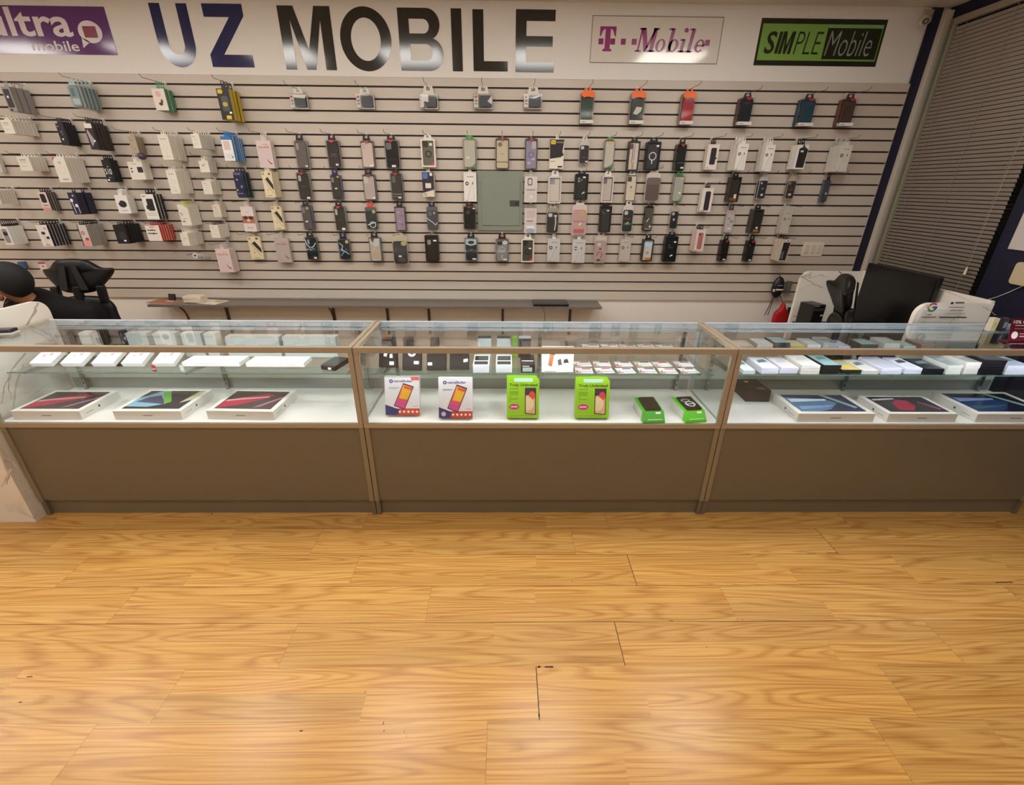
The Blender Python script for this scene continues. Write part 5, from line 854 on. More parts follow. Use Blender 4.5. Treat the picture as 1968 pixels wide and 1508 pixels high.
for i, (x0, x1, lb, lo, hi) in enumerate(((909, 940, 'white phone box with dark screen picture, left one', 'd9dee6', '1f2628'), (953, 984, 'white phone box with dark screen picture, right one', 'd9dee6', '1f2628'), (1001, 1028, 'black phone box with pale printed panel', '1c1a1d', '26232a'))):
    y = max(onZ((x0+x1)/2, 716, SZ).y, SHY+.003); a = onY(x0, 716, y); cc = onY(x1, 716, y); w = cc.x-a.x
    t = thing('shelf_phone_box', lb+' on the middle shelf', 'phone box', ((a.x+cc.x)/2, y, SZ), 0, 'phone boxes on the middle glass shelf'); MB().box(-w/2, w/2, 0, .15, 0, .042, M(lo, .35)).build('carton', t, bevel=.001)
    b = MB(); z = .0423; b.add([(-w*.42, .006, z), (w*.42, .006, z), (w*.42, .13, z), (-w*.42, .13, z)], [(0, 1, 2, 3)], M(hi, .15))
    b.add([(-w*.42, .05, z+.0002), (w*.42, .05, z+.0002), (w*.42, .062, z+.0002), (-w*.42, .062, z+.0002)], [(0, 1, 2, 3)], M('d8dedc'))
    if i == 2: b.box(-w*.38, w*.3, -.0005, 0, .006, .028, M('aab8bc')); b.box(-w*.4, w*.1, -.0005, 0, .033, .037, M('d8d8d8'))
    b.build('printed_top', t)
for i, (x0, x1, lb, c, tp) in enumerate(((918, 944, 'white carton with dark top behind the phone boxes, left', 'c9d0cf', '20282a'), (955, 981, 'white carton with dark top behind the phone boxes, right', 'c9d0cf', '20282a'), (985, 995, 'slim lime green carton at the back of the middle shelf', '7ca82c', '88b834'), (997, 1021, 'black carton with white band at the back of the middle shelf', '2a2a2c', 'b8c0c4'))):
    upbox(x0, x1, 640, .108, .05, lb, 'carton', 'upright_carton', c, tp, 'cartons at the back of the middle shelf')
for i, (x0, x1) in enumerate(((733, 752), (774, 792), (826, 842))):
    upbox(x0, x1, 645, .10, .04, 'dark carton at the back of the middle shelf, %s from left' % ORD[i], 'carton', 'upright_carton', '4a4038', '5c5248', 'cartons at the back of the middle shelf')
# white picture board with strap photo, camera clip on top
y = SHY+.006; a = onY(1041, 712, y); c = onY(1102, 712, y); w = c.x-a.x; h = onY(1071, 652, y+.05).z-SZ; h = min(h, .135)
t = thing('watch_strap_box', 'large white box picturing orange and dark watch straps, middle shelf', 'accessory box', ((a.x+c.x)/2, y, SZ)); X_ = Matrix.Rotation(math.radians(-14), 4, 'X')
b = MB(); b.X = X_; b.box(-w/2, w/2, 0, .02, .005, h, M('e4e2e0', .35)); b.build('carton', t, bevel=.001)
b = MB(); b.X = X_
for pts, col in (([(.2, .3), (.32, .25), (.4, .75), (.26, .8)], 'a8643c'), ([(.3, .7), (.42, .68), (.42, .78), (.3, .8)], '4a3a36'), ([(.52, .3), (.64, .32), (.6, .55), (.5, .5)], '4a5452'), ([(.68, .38), (.86, .4), (.8, .55), (.7, .52)], '2c2a2e'), ([(.1, .06), (.45, .06), (.45, .09), (.1, .09)], 'a8a8b0')): b.prism([(-w/2+w*p[0], h*p[1]) for p in pts], -.0006, -.0002, M(col))
b.build('printed_front', t)
b = MB(); b.box(-w*.4, w*.4, -.004, .05, 0, .004, PLAST); b.build('acrylic_stand', t)
# chip cards in clear blisters
rc = random.Random(3); k = 0
for r_, (yr, cols_) in enumerate(((716, (1107, 1149, 1190, 1230, 1271, 1313)), (697, (1106, 1143, 1186, 1225, 1262, 1303)), (667, (1122, 1160, 1197, 1232, 1268)))):
    for i, x in enumerate(cols_):
        y = [SHY+.006, SHY+.085, .27][r_]+.004*(i % 2); a = onY(x, yr, y); w = .088; z = (UZ+.0005 if r_ == 2 else SZ+(.006 if r_ == 1 else .0))
        rn = ['front', 'middle', 'back'][r_]
        t = thing('chip_card_pack', 'red and white blister card flat on the middle shelf, %s row, %s from left' % (rn, ORD[i]), 'card pack', (a.x+w/2, y, z), rc.uniform(-.1, .1), 'flat blister cards on the middle shelf')
        b = MB(); b.box(-w/2, w/2, 0, .075, 0, .0015, M(rc.choice(('d8cfcc', 'd4ccd0', 'c8c4c0')), .4)); b.build('card', t)
        b = MB(); b.box(-w/2+.002, -w/2+w*.3, .004, .03, .0015, .0019, M('a84440')); b.box(-w*.1, w*.42, .055, .07, .0015, .0019, M(rc.choice(('b04844', '7c4a48')))); b.box(-w*.35, w*.35, .036, .05, .0015, .0019, M(rc.choice(('55605f', '6a5450')))); b.build('printed_top', t)
        b = MB(); b.box(-w*.38, w*.4, .012, .035, .0015, .008, M('c9d3d6', .12)); b.build('blister', t)
p = onY(1052, 640, SHY+.2); upbox(1090, 1100, 648, .05, .03, 'tiny lime green carton behind the blister cards', 'carton', 'upright_carton', '88b834', '96c440', None)
# right case: piles of flat phone boxes pointing to the back
stk = [(1428, 1451, 1, .16, 'd8e4e6', 'c9d2d6', 'pale blue'), (1462, 1494, 2, .16, 'dfe0ea', 'd4d6e6', 'white with lilac end'), (1498, 1532, 2, .16, 'e2dce4', 'd0cfe2', 'lilac white'), (1538, 1573, 3, .16, 'dedcd6', 'd9d5cf', 'cream white'), (1578, 1612, 3, .17, '8fb0b4', '22201f', 'black edged teal'), (1617, 1655, 1, .15, 'd6c070', '2a2722', 'black and yellow'), (1657, 1688, 1, .16, 'dcdad6', 'cfcdca', 'plain white'), (1693, 1731, 2, .17, 'c5c7da', 'dcdcee', 'bright white blue tinted'), (1737, 1769, 2, .16, 'd8dcee', 'd9dbee', 'bright white'), (1774, 1811, 2, .15, '1c252b', '17161a', 'black'), (1816, 1844, 3, .15, '8f9694', 'd6dad6', 'white edged grey'), (1849, 1877, 4, .15, 'a6aaa8', 'd8d4d2', 'tall white edged grey'), (1882, 1925, 5, .13, '4a4c50', '141216', 'tall pile black'), (1930, 1975, 3, .14, 'b6c0d4', 'd6dcec', 'blue white')]
for i, (x0, x1, n, d, tp, sd, nm) in enumerate(stk):
    y = SHY+.004+.004*(i % 3); a = onY(x0, 720, y); c = onY(x1, 720, y); w = (c.x-a.x); xx = (a.x+c.x)/2; hh = .0155 if n > 1 else .02
    for j in range(n):
        pos = 'single' if n == 1 else (['bottom', 'top'] if n == 2 else (['bottom', 'middle', 'top'] if n == 3 else ['bottom', 'second', 'third', 'fourth', 'top']))[j if (j < n-1 or n > 3 and j < n-1) else -1]
        t = thing('flat_phone_box', '%s phone box, %s of the %s pile from left, right shelf front' % (nm, pos, ORD[i]), 'phone box', (xx+random.uniform(-.002, .002), y+random.uniform(0, .003), SZ+j*(hh+.0004)), random.uniform(-.02, .02), 'flat phone boxes at the front of the right shelf')
        MB().box(-w/2, w/2, 0, d, 0, hh, M(sd, .35)).build('carton', t, bevel=.0008)
        if j == n-1:
            b = MB(); z = hh+.0003; b.add([(-w/2+.003, .004, z), (w/2-.003, .004, z), (w/2-.003, d-.004, z), (-w/2+.003, d-.004, z)], [(0, 1, 2, 3)], M(tp, .15)); b.add([(-w*.3, d*.45, z+.0002), (w*.35, d*.55, z+.0002), (w*.3, d*.8, z+.0002), (-w*.2, d*.7, z+.0002)], [(0, 1, 2, 3)], M(rc.choice(('6d7f88', '44545c', 'a9b4c0', 'c8ccd4')), .15)); b.build('printed_top', t)
back = [(1420, 1450, '9c8c7c', 'c8bcb0', 'tan'), (1456, 1486, 'a9a79a', 'cdd2cf', 'pale grey'), (1488, 1518, '1a1f22', '8fa8ae', 'black edged blue'), (1521, 1548, 'b0982c', 'c8c49c', 'yellow fronted'), (1553, 1578, 'b8bec0', 'c6cccc', 'white small'), (1582, 1610, '9aa2a6', '7d8488', 'grey'), (1612, 1636, 'a8a6c0', 'b4b0d0', 'lilac topped'), (1656, 1688, '202628', '8cb0ac', 'black edged teal'), (1700, 1730, 'b0b4b0', 'bfc4c0', 'grey white'), (1738, 1762, '9ab0ac', 'b4ccc6', 'mint'), (1772, 1800, '6a5a50', '8a7a70', 'brown')]
for i, (x0, x1, sd, tp, nm) in enumerate(back):
    y = .266+.006*(i % 2); a = onY(x0, 664, y); c = onY(x1, 664, y); w = c.x-a.x; h = .022+.009*((i*7) % 3)
    t = thing('flat_phone_box', '%s phone box on the upper right glass shelf, %s from left' % (nm, ORD[i]), 'phone box', ((a.x+c.x)/2, y, UZ+.0005), random.uniform(-.04, .04), 'phone boxes on the upper right shelf')
    MB().box(-w/2, w/2, 0, .11 if y < .27 else .1, 0, h, M(sd, .35)).build('carton', t, bevel=.0008)
    b = MB(); z = h+.0003; b.add([(-w/2+.003, .004, z), (w/2-.003, .004, z), (w/2-.003, .095, z), (-w/2+.003, .095, z)], [(0, 1, 2, 3)], M(tp, .15)); b.build('printed_top', t)
# small things on top of the right case
p = onZ(1904, 652, ZT)
for i, (px, w, c, c2, lb) in enumerate(((1901, .03, 'cfc6b0', 'c8b858', 'small cream and yellow carton standing on the right case'), (1921, .028, '24242a', '7c7c86', 'small black carton beside the yellow one on the right case'))):
    q = onY(px, 648, .30); t = thing('small_carton', lb, 'carton', (min(q.x, 2.80), .30, ZT), 0)
    MB().box(-w/2, w/2, 0, .03, 0, .07, M(c, .4)).build('carton', t, bevel=.001); MB().box(-w*.32, w*.32, -.0006, 0, .02, .05, M(c2, .4)).build('printed_front', t)
q = onY(1958, 640, .10); t = thing('discount_sign', 'small dark red counter sign reading 10% OFF at the right edge', 'counter sign', (min(q.x, 2.78)+.02, .10, ZT), 0); X_ = Matrix.Rotation(math.radians(-14), 4, 'X')
b = MB(); b.X = X_; b.box(-.05, .06, 0, .004, .004, .12, M('54121e', .3)); b.build('panel', t)
b = MB(); b.X = X_; b.text('10% OFF', -.042, .095, .016, M('e0d4cc'), -.0006, .02, 0, 'L', .09); b.box(-.03, .05, -.0006, -.0001, .085, .088, M('d8c8c4')); b.box(-.03, .055, -.0006, -.0001, .07, .072, M('b89a98')); b.prism(ell(-.025, .04, .016, .018, 14), -.0006, -.0001, M('dcc8c6')); b.box(.0, .055, -.0006, -.0001, .045, .048, M('c8a8a6')); b.box(.0, .05, -.0006, -.0001, .032, .036, M('c8a8a6')); b.build('lettering', t)
MB().box(-.05, .06, -.01, .05, 0, .004, M('54121e', .3)).build('foot', t)
q = onZ(6, 640, ZT)
t = thing('card_reader', 'black card reader on a white dock at the left end of the counter', 'card reader', (max(q.x, G1-WC+.04)-.0, q.y, ZT), .2)
MB().box(-.05, .035, -.03, .03, 0, .006, M('d6d2ce', .3)).build('dock', t, bevel=.002); MB().box(-.05, .03, -.02, .028, .006, .022, M('1b1420', .25)).build('body', t, bevel=.004)
# ------------------------------------------------------------------ marble counters
def slab_yz(x0, x1, ya, yb, z0, z1, r, corner):
    """slab in the depth direction with one rounded upper corner"""
    P_ = [(ya, z0), (yb, z0)]
    if corner == 'back': P_ += [(yb-r+r*math.cos(math.radians(a)), z1-r+r*math.sin(math.radians(a))) for a in range(0, 91, 10)]+[(ya, z1)]
    else: P_ += [(yb, z1), (ya, z1)]
    n = len(P_); b = MB(); b.add([(x0, p[0], p[1]) for p in P_]+[(x1, p[0], p[1]) for p in P_], [list(range(n)), list(range(2*n-1, n-1, -1))]+[(i, (i+1) % n, n+(i+1) % n, n+i) for i in range(n)], MARBLE); return b
t = thing('marble_counter', 'white marble reception counter with grey veins beside the left display case', 'counter', (-2.52, 0, 0))
def toloc(b, o):
    for i, v in enumerate(b.v): b.v[i] = v-o.location
    return b
VEIN = M('b3a99c', .3); VEIN2 = M('c9c0b4', .3)
def veins(b, conv, lines):
    for pts, w, m in lines:
        P3 = [conv(*q) for q in pts]; k0 = len(P3)
        Q = []
        for i in range(k0-1):
            for s_ in range(4): Q.append(P3[i].lerp(P3[i+1], s_/4)+Vector((0, random.uniform(-.004, .004), random.uniform(-.004, .004)))*1.0)
        Q.append(P3[-1])
        if conv.__name__ != 'cx': Q = [Vector((q.x+random.uniform(-.004, .004), P3[0].y, q.z)) for q in Q]
        else: Q = [Vector((P3[0].x, q.y, q.z)) for q in Q]
        L_, R_2 = [], []
        for i, q in enumerate(Q):
            d = (Q[min(i+1, len(Q)-1)]-Q[max(i-1, 0)]).normalized(); n = d.cross(Vector((1, 0, 0)) if conv.__name__ == 'cx' else Vector((0, 1, 0))).normalized(); ww = w*random.uniform(.35, 1)*(1-.5*i/len(Q))
            L_.append(q+n*ww/2); R_2.append(q-n*ww/2)
        n = len(Q); b.add(L_+R_2, [(i, i+1, n+i+1, n+i) for i in range(n-1)], m)
    return b
def cx(px, py): return onX(px, py, -2.4867)
def cyf(px, py): return onY(px, py, -.0453)
def cyg(px, py): return onY(px, py, .4747)
def cyb(px, py): return onY(px, py, 1.4797)
sl_ = veins(slab_yz(-2.512, -2.487, -.02, .49, 0, 1.066, .07, 'back'), cx, [([(73, 580), (66, 602), (50, 628)], .022, VEIN), ([(50, 628), (48, 648), (47, 668)], .012, VEIN2), ([(52, 629), (76, 641), (100, 656)], .014, VEIN), ([(50, 628), (30, 634), (5, 645)], .007, VEIN2), ([(48, 680), (20, 714), (8, 744), (2, 775)], .012, VEIN), ([(44, 700), (30, 742), (25, 790)], .02, VEIN2), ([(24, 712), (16, 740), (22, 768)], .01, VEIN)])
toloc(sl_, t).build('side_panel', t, bevel=0)
b = MB(); b.box(-4.3, -2.514, -.045, -.02, 0, 1.066, MARBLE); b.box(-2.514, -2.487, -.045, -.021, 0, 1.066, MARBLE); veins(b, cyf, [([(2, 868), (8, 895), (18, 912), (14, 930)], .016, VEIN), ([(20, 900), (12, 918), (3, 936)], .012, VEIN2), ([(6, 880), (22, 886), (34, 899)], .008, VEIN2)])
toloc(b, t).build('front_panel', t)
b = MB(); b.box(-4.3, -2.515, -.019, .46, .72, .75, M('cfc8be', .4)); toloc(b, t).build('worktop', t)
t = thing('marble_counter', 'white marble desk enclosure with veins behind the right display case', 'counter', (2.5, 1.0, 0))
zt_ = 1.075; R_ = .07
xa = onY(1522, 600, 1.48).x; xb = 2.70
P_ = [(xb, .0), (xb, zt_), (xa+R_, zt_)]+[(xa+R_-R_*math.sin(math.radians(a)), zt_-R_+R_*math.cos(math.radians(a))) for a in range(10, 91, 10)]+[(xa, 0)]
b = MB(); b.prism(P_, 1.48, 1.505, MARBLE); veins(b, cyb, [([(1540, 531), (1557, 541), (1580, 553)], .012, VEIN), ([(1612, 521), (1622, 529), (1634, 541)], .008, M('6a5f55', .4)), ([(1524, 607), (1545, 613)], .01, VEIN)]); toloc(b, t).build('back_panel', t)
b = MB(); b.box(2.702, 2.727, .50, 1.505, 0, zt_+.005, MARBLE); toloc(b, t).build('side_panel', t, bevel=.003)
xa2 = onY(1752, 610, .49).x
P_ = [(2.70, .0), (2.70, zt_-.005), (xa2+R_, zt_-.005)]+[(xa2+R_-R_*math.sin(math.radians(a)), zt_-.005-R_+R_*math.cos(math.radians(a))) for a in range(10, 91, 10)]+[(xa2, 0)]
b = MB(); b.prism(P_, .475, .50, MARBLE); veins(b, cyg, [([(1823, 622), (1835, 612), (1848, 605)], .012, VEIN2), ([(1888, 588), (1902, 596), (1914, 605)], .007, VEIN)]); toloc(b, t).build('front_panel', t)
b = MB(); DKT = M('1d1b1b', .4); b.box(2.57, 2.70, .502, 1.478, .66, .69, DKT); b.box(xa+.02, 2.57, 1.22, 1.478, .66, .69, DKT); toloc(b, t).build('worktop', t)
b = MB(); b.box(xa+.03, xa+.055, 1.24, 1.46, 0, .66, DKT); toloc(b, t).build('desk_leg', t)
# review card sheets on the front marble panel
def sheet():
    y = .475; t = thing('acrylic_notice', 'clear notice sheet with a round multicolour G and small text on the marble', 'notice', (xa2+.03, y-.004, .80)); W = 2.69-xa2-.04; H = .24
    MB().box(0, W*.6, 0, .003, 0, H, PLAST).build('clear_sheet', t)
    g = onY(1791, 590, y); gx = g.x-(xa2+.03); gz = g.z-.80; b = MB(); r1, r2 = .026, .016
    def arc(a0, a1, col): n = 8; b.prism([(gx+r1*math.cos(math.radians(a0+(a1-a0)*i/n)), gz+r1*math.sin(math.radians(a0+(a1-a0)*i/n))) for i in range(n+1)]+[(gx+r2*math.cos(math.radians(a1-(a1-a0)*i/n)), gz+r2*math.sin(math.radians(a1-(a1-a0)*i/n))) for i in range(n+1)], -.001, 0, M(col))
    arc(40, 150, 'a8443c'); arc(150, 205, 'b89a30'); arc(205, 310, '3f7a44'); arc(310, 360, '3a5488'); b.prism([(gx, gz-.005), (gx+r1, gz-.005), (gx+r1, gz+.005), (gx, gz+.005)], -.001, 0, M('3a5488')); b.build('letter_mark', t)
    b = MB()
    def ln(px0, px1, py, th, c='6a625c'):
        p = onY(px0, py, y); q = onY(px1, py, y); b.box(p.x-(xa2+.03), q.x-(xa2+.03), -.001, 0, p.z-.80-th/2, p.z-.80+th/2, M(c))
    ln(1781, 1789, 604, .004); ln(1770, 1797, 609, .005); ln(1804, 1856, 609, .006, '3c3834'); ln(1835, 1852, 581, .009, '6f6862'); ln(1826, 1831, 582, .012, '2e2a28'); ln(1822, 1852, 590, .003, '8d857c'); ln(1824, 1850, 596, .003, '8d857c'); ln(1818, 1854, 602, .003, 'a79e92'); b.build('printed_text', t)
sheet()
# monitor
p0 = onX(1668, 508, 2.635); p1 = onX(1808, 530, 2.635)
t = thing('monitor', 'large black flat monitor seen at an angle behind the right case', 'monitor', (2.635, (p0.y+p1.y)/2, .692)); L = (p0.y-p1.y)/2; ztop = (p0.z+p1.z)/2-.692
b = MB(); b.box(.0, .03, -L, L, .02, ztop, M('08080a', .4)); b.build('housing', t, bevel=.004)
b = MB(); b.box(-.002, 0, -L+.012, L-.012, .034, ztop-.012, M('050507', .25)); b.build('screen', t)
b = MB(); b.box(-.004, .05, -.03, .03, .004, .12, M('0b0b0d', .4)); b.box(-.055, .055, -.12, .12, 0, .012, M('0b0b0d', .4)); b.build('stand', t, bevel=.003)
# receipt printer
p = onY(1562, 606, 1.32); t = thing('receipt_printer', 'small black receipt printer on the desk beside the gaming chair on right', 'receipt printer', (p.x+.0, 1.33, .692), .25)
b = MB(); b.box(-.055, .055, -.05, .08, 0, .175, M('17161a', .35)); b.build('housing', t, bevel=.008)
b = MB(); b.box(-.05, .05, -.0515, -.05, .13, .15, M('3a3a3e')); b.box(.02, .05, -.0518, -.05, .09, .1, M('c8c8cc')); b.box(-.05, -.01, -.0518, -.05, .165, .17, M('9a9a9e')); b.build('face_details', t)
p = onY(1560, 612, 1.19); o = MB().box(-.06, .07, -.0, .06, 0, .012, M('d8d0c4', .6)).build('paper_pad', loc=(p.x+.16, 1.24, .692)); tag(o, 'white paper pad on the desk near the receipt printer', 'paper pad')
# ------------------------------------------------------------------ gaming chairs
def blob(name, parent, pts, th, mat, y=0, bend=0, sub=2):
    """cushion from a closed outline in x,z, thickness th, puffed by subdivision"""
    n = len(pts); cx = sum(p[0] for p in pts)/n; cz = sum(p[1] for p in pts)/n; b = MB(); V = []; F = []
    lay = ((-th/2, .78), (-th/4, 1), (th/4, 1), (th/2, .86))
    for yy, k in lay:
        for p in pts: xx = cx+(p[0]-cx)*k; V.append((xx, y+yy-bend*xx*xx, cz+(p[1]-cz)*k))
    V.append((cx, y-th/2-.004-bend*cx*cx, cz)); V.append((cx, y+th/2-bend*cx*cx, cz))
    for j in range(3):
        for i in range(n): F.append((j*n+i, j*n+(i+1) % n, (j+1)*n+(i+1) % n, (j+1)*n+i))
    for i in range(n): F.append((4*n, (i+1) % n, i)); F.append((4*n+1, 3*n+i, 3*n+(i+1) % n))
    b.add(V, F, mat); o = b.build(name, parent, smooth=True); s = o.modifiers.new('sub', 'SUBSURF'); s.levels = s.render_levels = sub; return o
def gaming_chair(loc, rot, label, lean=.12):
    LE = M('0d0c0e', .4, 0, .35); LG = M('242324', .5, 0, .3); t = thing('gaming_chair', label, 'chair', loc, rot, 'black gaming chairs')
    # backrest, facing -y
    o = blob('backrest', t, [(-.22, .0), (.22, .0), (.27, .18), (.25, .40), (.23, .52), (.235, .60), (.21, .66), (.17, .72), (.0, .74), (-.17, .72), (-.21, .66), (-.235, .60), (-.23, .52), (-.25, .40), (-.27, .18)], .07, LE, bend=-.6)
    # real harness openings are cut by building the top as bars: head part on two pillars
    o.location = (0, .20, .46); o.rotation_euler = (-lean, 0, 0); o.scale = (1, 1, .72)
    h = blob('headrest', t, [(-.13, -.02), (.13, -.02), (.19, .05), (.27, .13), (.29, .19), (.2, .17), (.15, .23), (.09, .26), (-.09, .26), (-.15, .23), (-.2, .17), (-.29, .19), (-.27, .13), (-.19, .05)], .07, LE, bend=-.9)
    h.location = (0, .20+math.sin(lean)*.55, 1.015); h.rotation_euler = (-lean, 0, 0)
    for i, xx in enumerate((-.215, -.0, .215)):
        b = MB(); b.box(-.032, .032, -.022, .022, -.07, .07, LE); q = b.build('upright_bar', t, bevel=.01); q.location = (xx*.82, .20+math.sin(lean)*.52-.012*(i == 1), .99); q.rotation_euler = (-lean, (.0, 0, -.0)[i], 0)
    b = MB(); b.prism([(-.11, .02), (-.06, .21), (-.02, .21), (-.05, .02)], -.004, 0, LG); b.prism([(.11, .02), (.06, .21), (.02, .21), (.05, .02)], -.004, 0, LG); q = b.build('grey_insert', t); q.location = (0, .20+math.sin(lean)*.55-.047, 1.015); q.rotation_euler = (-lean, 0, 0)
    s = blob('seat', t, [(-.26, -.25), (.26, -.25), (.28, .1), (.22, .24), (-.22, .24), (-.28, .1)], .12, LE); s.rotation_euler = (math.radians(-90), 0, 0); s.location = (0, 0, .46)
    for sx in (-1, 1):
        b = MB(); b.box(sx*.31-.045, sx*.31+.045, -.16, .12, .66, .69, LE); b.box(sx*.31-.02, sx*.31+.02, -.02, .03, .44, .66, LE); b.box(min(sx*.2, sx*.33), max(sx*.2, sx*.33), -.02, .03, .40, .44, LE); b.build('armrest', t, bevel=.01)
    b = MB(); b.cyl((0, 0, .1), (0, 0, .42), .028, M('2a2a2c', .3, .5), 12); b.cyl((0, 0, .37), (0, 0, .41), .09, LE, 12, .12); b.build('gas_column', t)
    for i in range(5):
        a = math.radians(72*i+18); e = (math.cos(a)*.3, math.sin(a)*.3, .07); b = MB(); b.cyl((0, 0, .11), e, .026, M('1a1a1c', .4), 8, .018); l = b.build('base_leg', t)
        b = MB(); b.cyl((e[0]-.012*math.sin(a), e[1]+.012*math.cos(a), .028), (e[0]+.012*math.sin(a), e[1]-.012*math.cos(a), .028), .028, M('101012', .4), 12); b.cyl((e[0], e[1], .03), (e[0], e[1], .075), .008, M('2a2a2c', .3), 6); b.build('caster', l)
    t.scale = (.82, .9, .9)
    return t
pc = onY(150, 566, 1.28)
gaming_chair((pc.x-.03, 1.14, 0), math.radians(10), 'black gaming chair behind the seated person, against the slatwall')
pr = onY(1628, 575, .86)
gaming_chair((pr.x+.29, .86, 0), math.radians(68), 'black gaming chair seen from the side in front of the marble desk')
# ------------------------------------------------------------------ wall shelf and what lies on it
SHM = M('6e655e', .4); t = thing('wall_shelf', 'long grey wall shelf under the slatwall', 'shelf', (-1.06, 1.80, .742)); Lh = (.79+2.913)/2
b = MB(); b.box(-Lh, Lh, -.105, .113, -.02, 0, SHM); b.build('board', t, bevel=.002)
for px in (422, 632, 738, 820, 966, 1099):
    x = onY(px, 600, 1.8).x+1.06; b = MB(); b.prism([(x-.010, -.02), (x+.010, -.02), (x+.010, -.3), (x-.010, -.3)], .095, .113, M('4e4138', .5)); b.box(x-.006, x+.006, -.06, .1, -.03, -.0205, M('4e4138', .5)); b.build('shelf_bracket', t)
for px in (338, 629):
    x = onY(px, 600, 1.75).x+1.06; b = MB(); b.tube([(x-.01, -.07, -.022)]+[(x-.01, -.07+.16*math.sin(math.radians(a)), -.022-.16*(1-math.cos(math.radians(a)))) for a in range(10, 91, 10)], .007, M('40342c', .5), 8); b.build('curved_bracket', t)
ZW = .742
def on_shelf(px, y): return onY(px, 578, y).x
# leaflets, stand, boxes, papers, tablet
x = on_shelf(318, 1.79); o = thing('brochure', 'brown and orange brochure lying on the left end of the wall shelf', 'brochure', (x, 1.79, ZW+.0005), -.25); MB().box(-.12, .12, -.075, .075, 0, .004, M('b8a898')).build('pages', o); MB().box(-.118, .118, -.073, .073, .004, .0045, M('9c5a38', .4)).build('cover_print', o)
x = on_shelf(330, 1.80); o = thing('phone_stand', 'small black phone stand on the brown brochure', 'phone stand', (x, 1.80, ZW+.005), -.2); MB().box(-.03, .03, -.03, .03, 0, .005, M('b8a8a0', .4)).build('base', o); b = MB(); b.X = Matrix.Rotation(math.radians(-12), 4, 'X'); b.box(-.032, .032, 0, .014, .005, .06, M('1a181b', .3)); b.build('dark_face', o, bevel=.004)
x = on_shelf(380, 1.80)
for j in range(2):
    o = thing('small_white_box', ['lower small white box in the pile of two on the wall shelf', 'upper small white box in the pile of two on the wall shelf'][j], 'box', (x, 1.775, ZW+.007+.026*j), (-.1, -.02)[j], 'small white boxes on the wall shelf'); MB().box(-.075, .075, -.04, .045, 0, .025, M('d8c8b2', .5)).build('carton', o, bevel=.002)
x = on_shelf(400, 1.8); o = thing('paper_sheets', 'loose papers with a yellow print under the small white boxes', 'papers', (x+.02, 1.79, ZW+.0005), -.25); MB().box(-.14, .12, -.07, .07, 0, .005, M('cfc6b8', .6)).build('sheets', o); MB().box(.03, .10, .0, .05, .005, .0055, M('b88f3a', .5)).build('yellow_print', o)
x = on_shelf(1058, 1.78); o = thing('black_tablet', 'black tablet with hanging cable near the right end of wall shelf', 'tablet', (x, 1.775, ZW+.0005), .0); MB().box(-.145, .145, -.075, .085, 0, .022, M('17171a', .3)).build('body', o, bevel=.006)
b = MB(); b.tube([(-.08, -.076, .008), (-.07, -.10, .0), (-.055, -.116, -.05), (-.05, -.118, -.09), (-.065, -.116, -.13), (-.085, -.115, -.19), (-.09, -.112, -.3)], .002, M('17171a', .5), 5); b.build('cable', o)
# ------------------------------------------------------------------ things hanging low by the right desk
p = onY(1495, 552, YW-.05); o = thing('headphones_pack', 'black hanging headphones pack low on the slatwall beside the marble desk', 'headphones', p); K = M('121214', .35)
b = MB(); b.ball((0, 0, 0), .05, .03, .09, K, 14, 10); b.build('body', o, smooth=True); b = MB(); b.box(-.028, .028, -.032, -.022, -.02, -.008, M('d8ccc0')); b.box(-.02, .02, -.03, -.022, .018, .024, M('9a9a9c')); b.box(-.05, -.035, -.03, -.02, -.03, -.01, M('c8c8c8')); b.build('white_details', o)
b = MB(); b.tube([(0, .03, .11), (0, .0, .085)], .003, K, 5); b.tube([(-.02, 0, -.085), (-.035, .0, -.16), (-.055, 0, -.24)], .003, K, 5); b.tube([(-.01, 0, -.085), (-.02, .0, -.16), (-.028, 0, -.24)], .003, K, 5); b.build('cords', o)
hk = thing('peg_hook', 'short wire peg holding the headphones pack', 'peg hook', (p.x, YW, p.z+.11), 0, 'wire peg hooks on the slatwall'); b = MB(); b.tube([(0, .01, 0), (0, -.06, 0)], .002, HOOKM, 5); b.build('wire', hk)
p = onY(1516, 552, YW-.03); o = MB().box(-.022, .022, 0, .02, -.05, .05, M('5f625c', .3)).build('small_clear_accessory', loc=p); tag(o, 'small grey accessory hanging right of the headphones pack', 'accessory')
p = onY(1500, 606, YW-.12); o = thing('red_bag', 'bright red drawstring bag hanging below the headphones pack', 'bag', p); RD = M('a80c12', .45)
q = blob('bag_body', o, [(-.06, -.12), (.06, -.12), (.07, .0), (.045, .05), (.02, .06), (.012, .12), (-.01, .11), (-.015, .06), (-.05, .04), (-.065, .0)], .05, RD)
b = MB(); b.tube([(.0, .0, .08), (.0, .05, .14), (.0, .11, .17)], .003, K, 5); b.build('strap', o)
p = onY(1517, 600, YW-.1); o = MB().box(-.012, .016, 0, .02, -.09, .04, M('17251c', .4)).build('dark_green_pouch', loc=p); tag(o, 'slim dark green pouch next to the red bag', 'pouch')
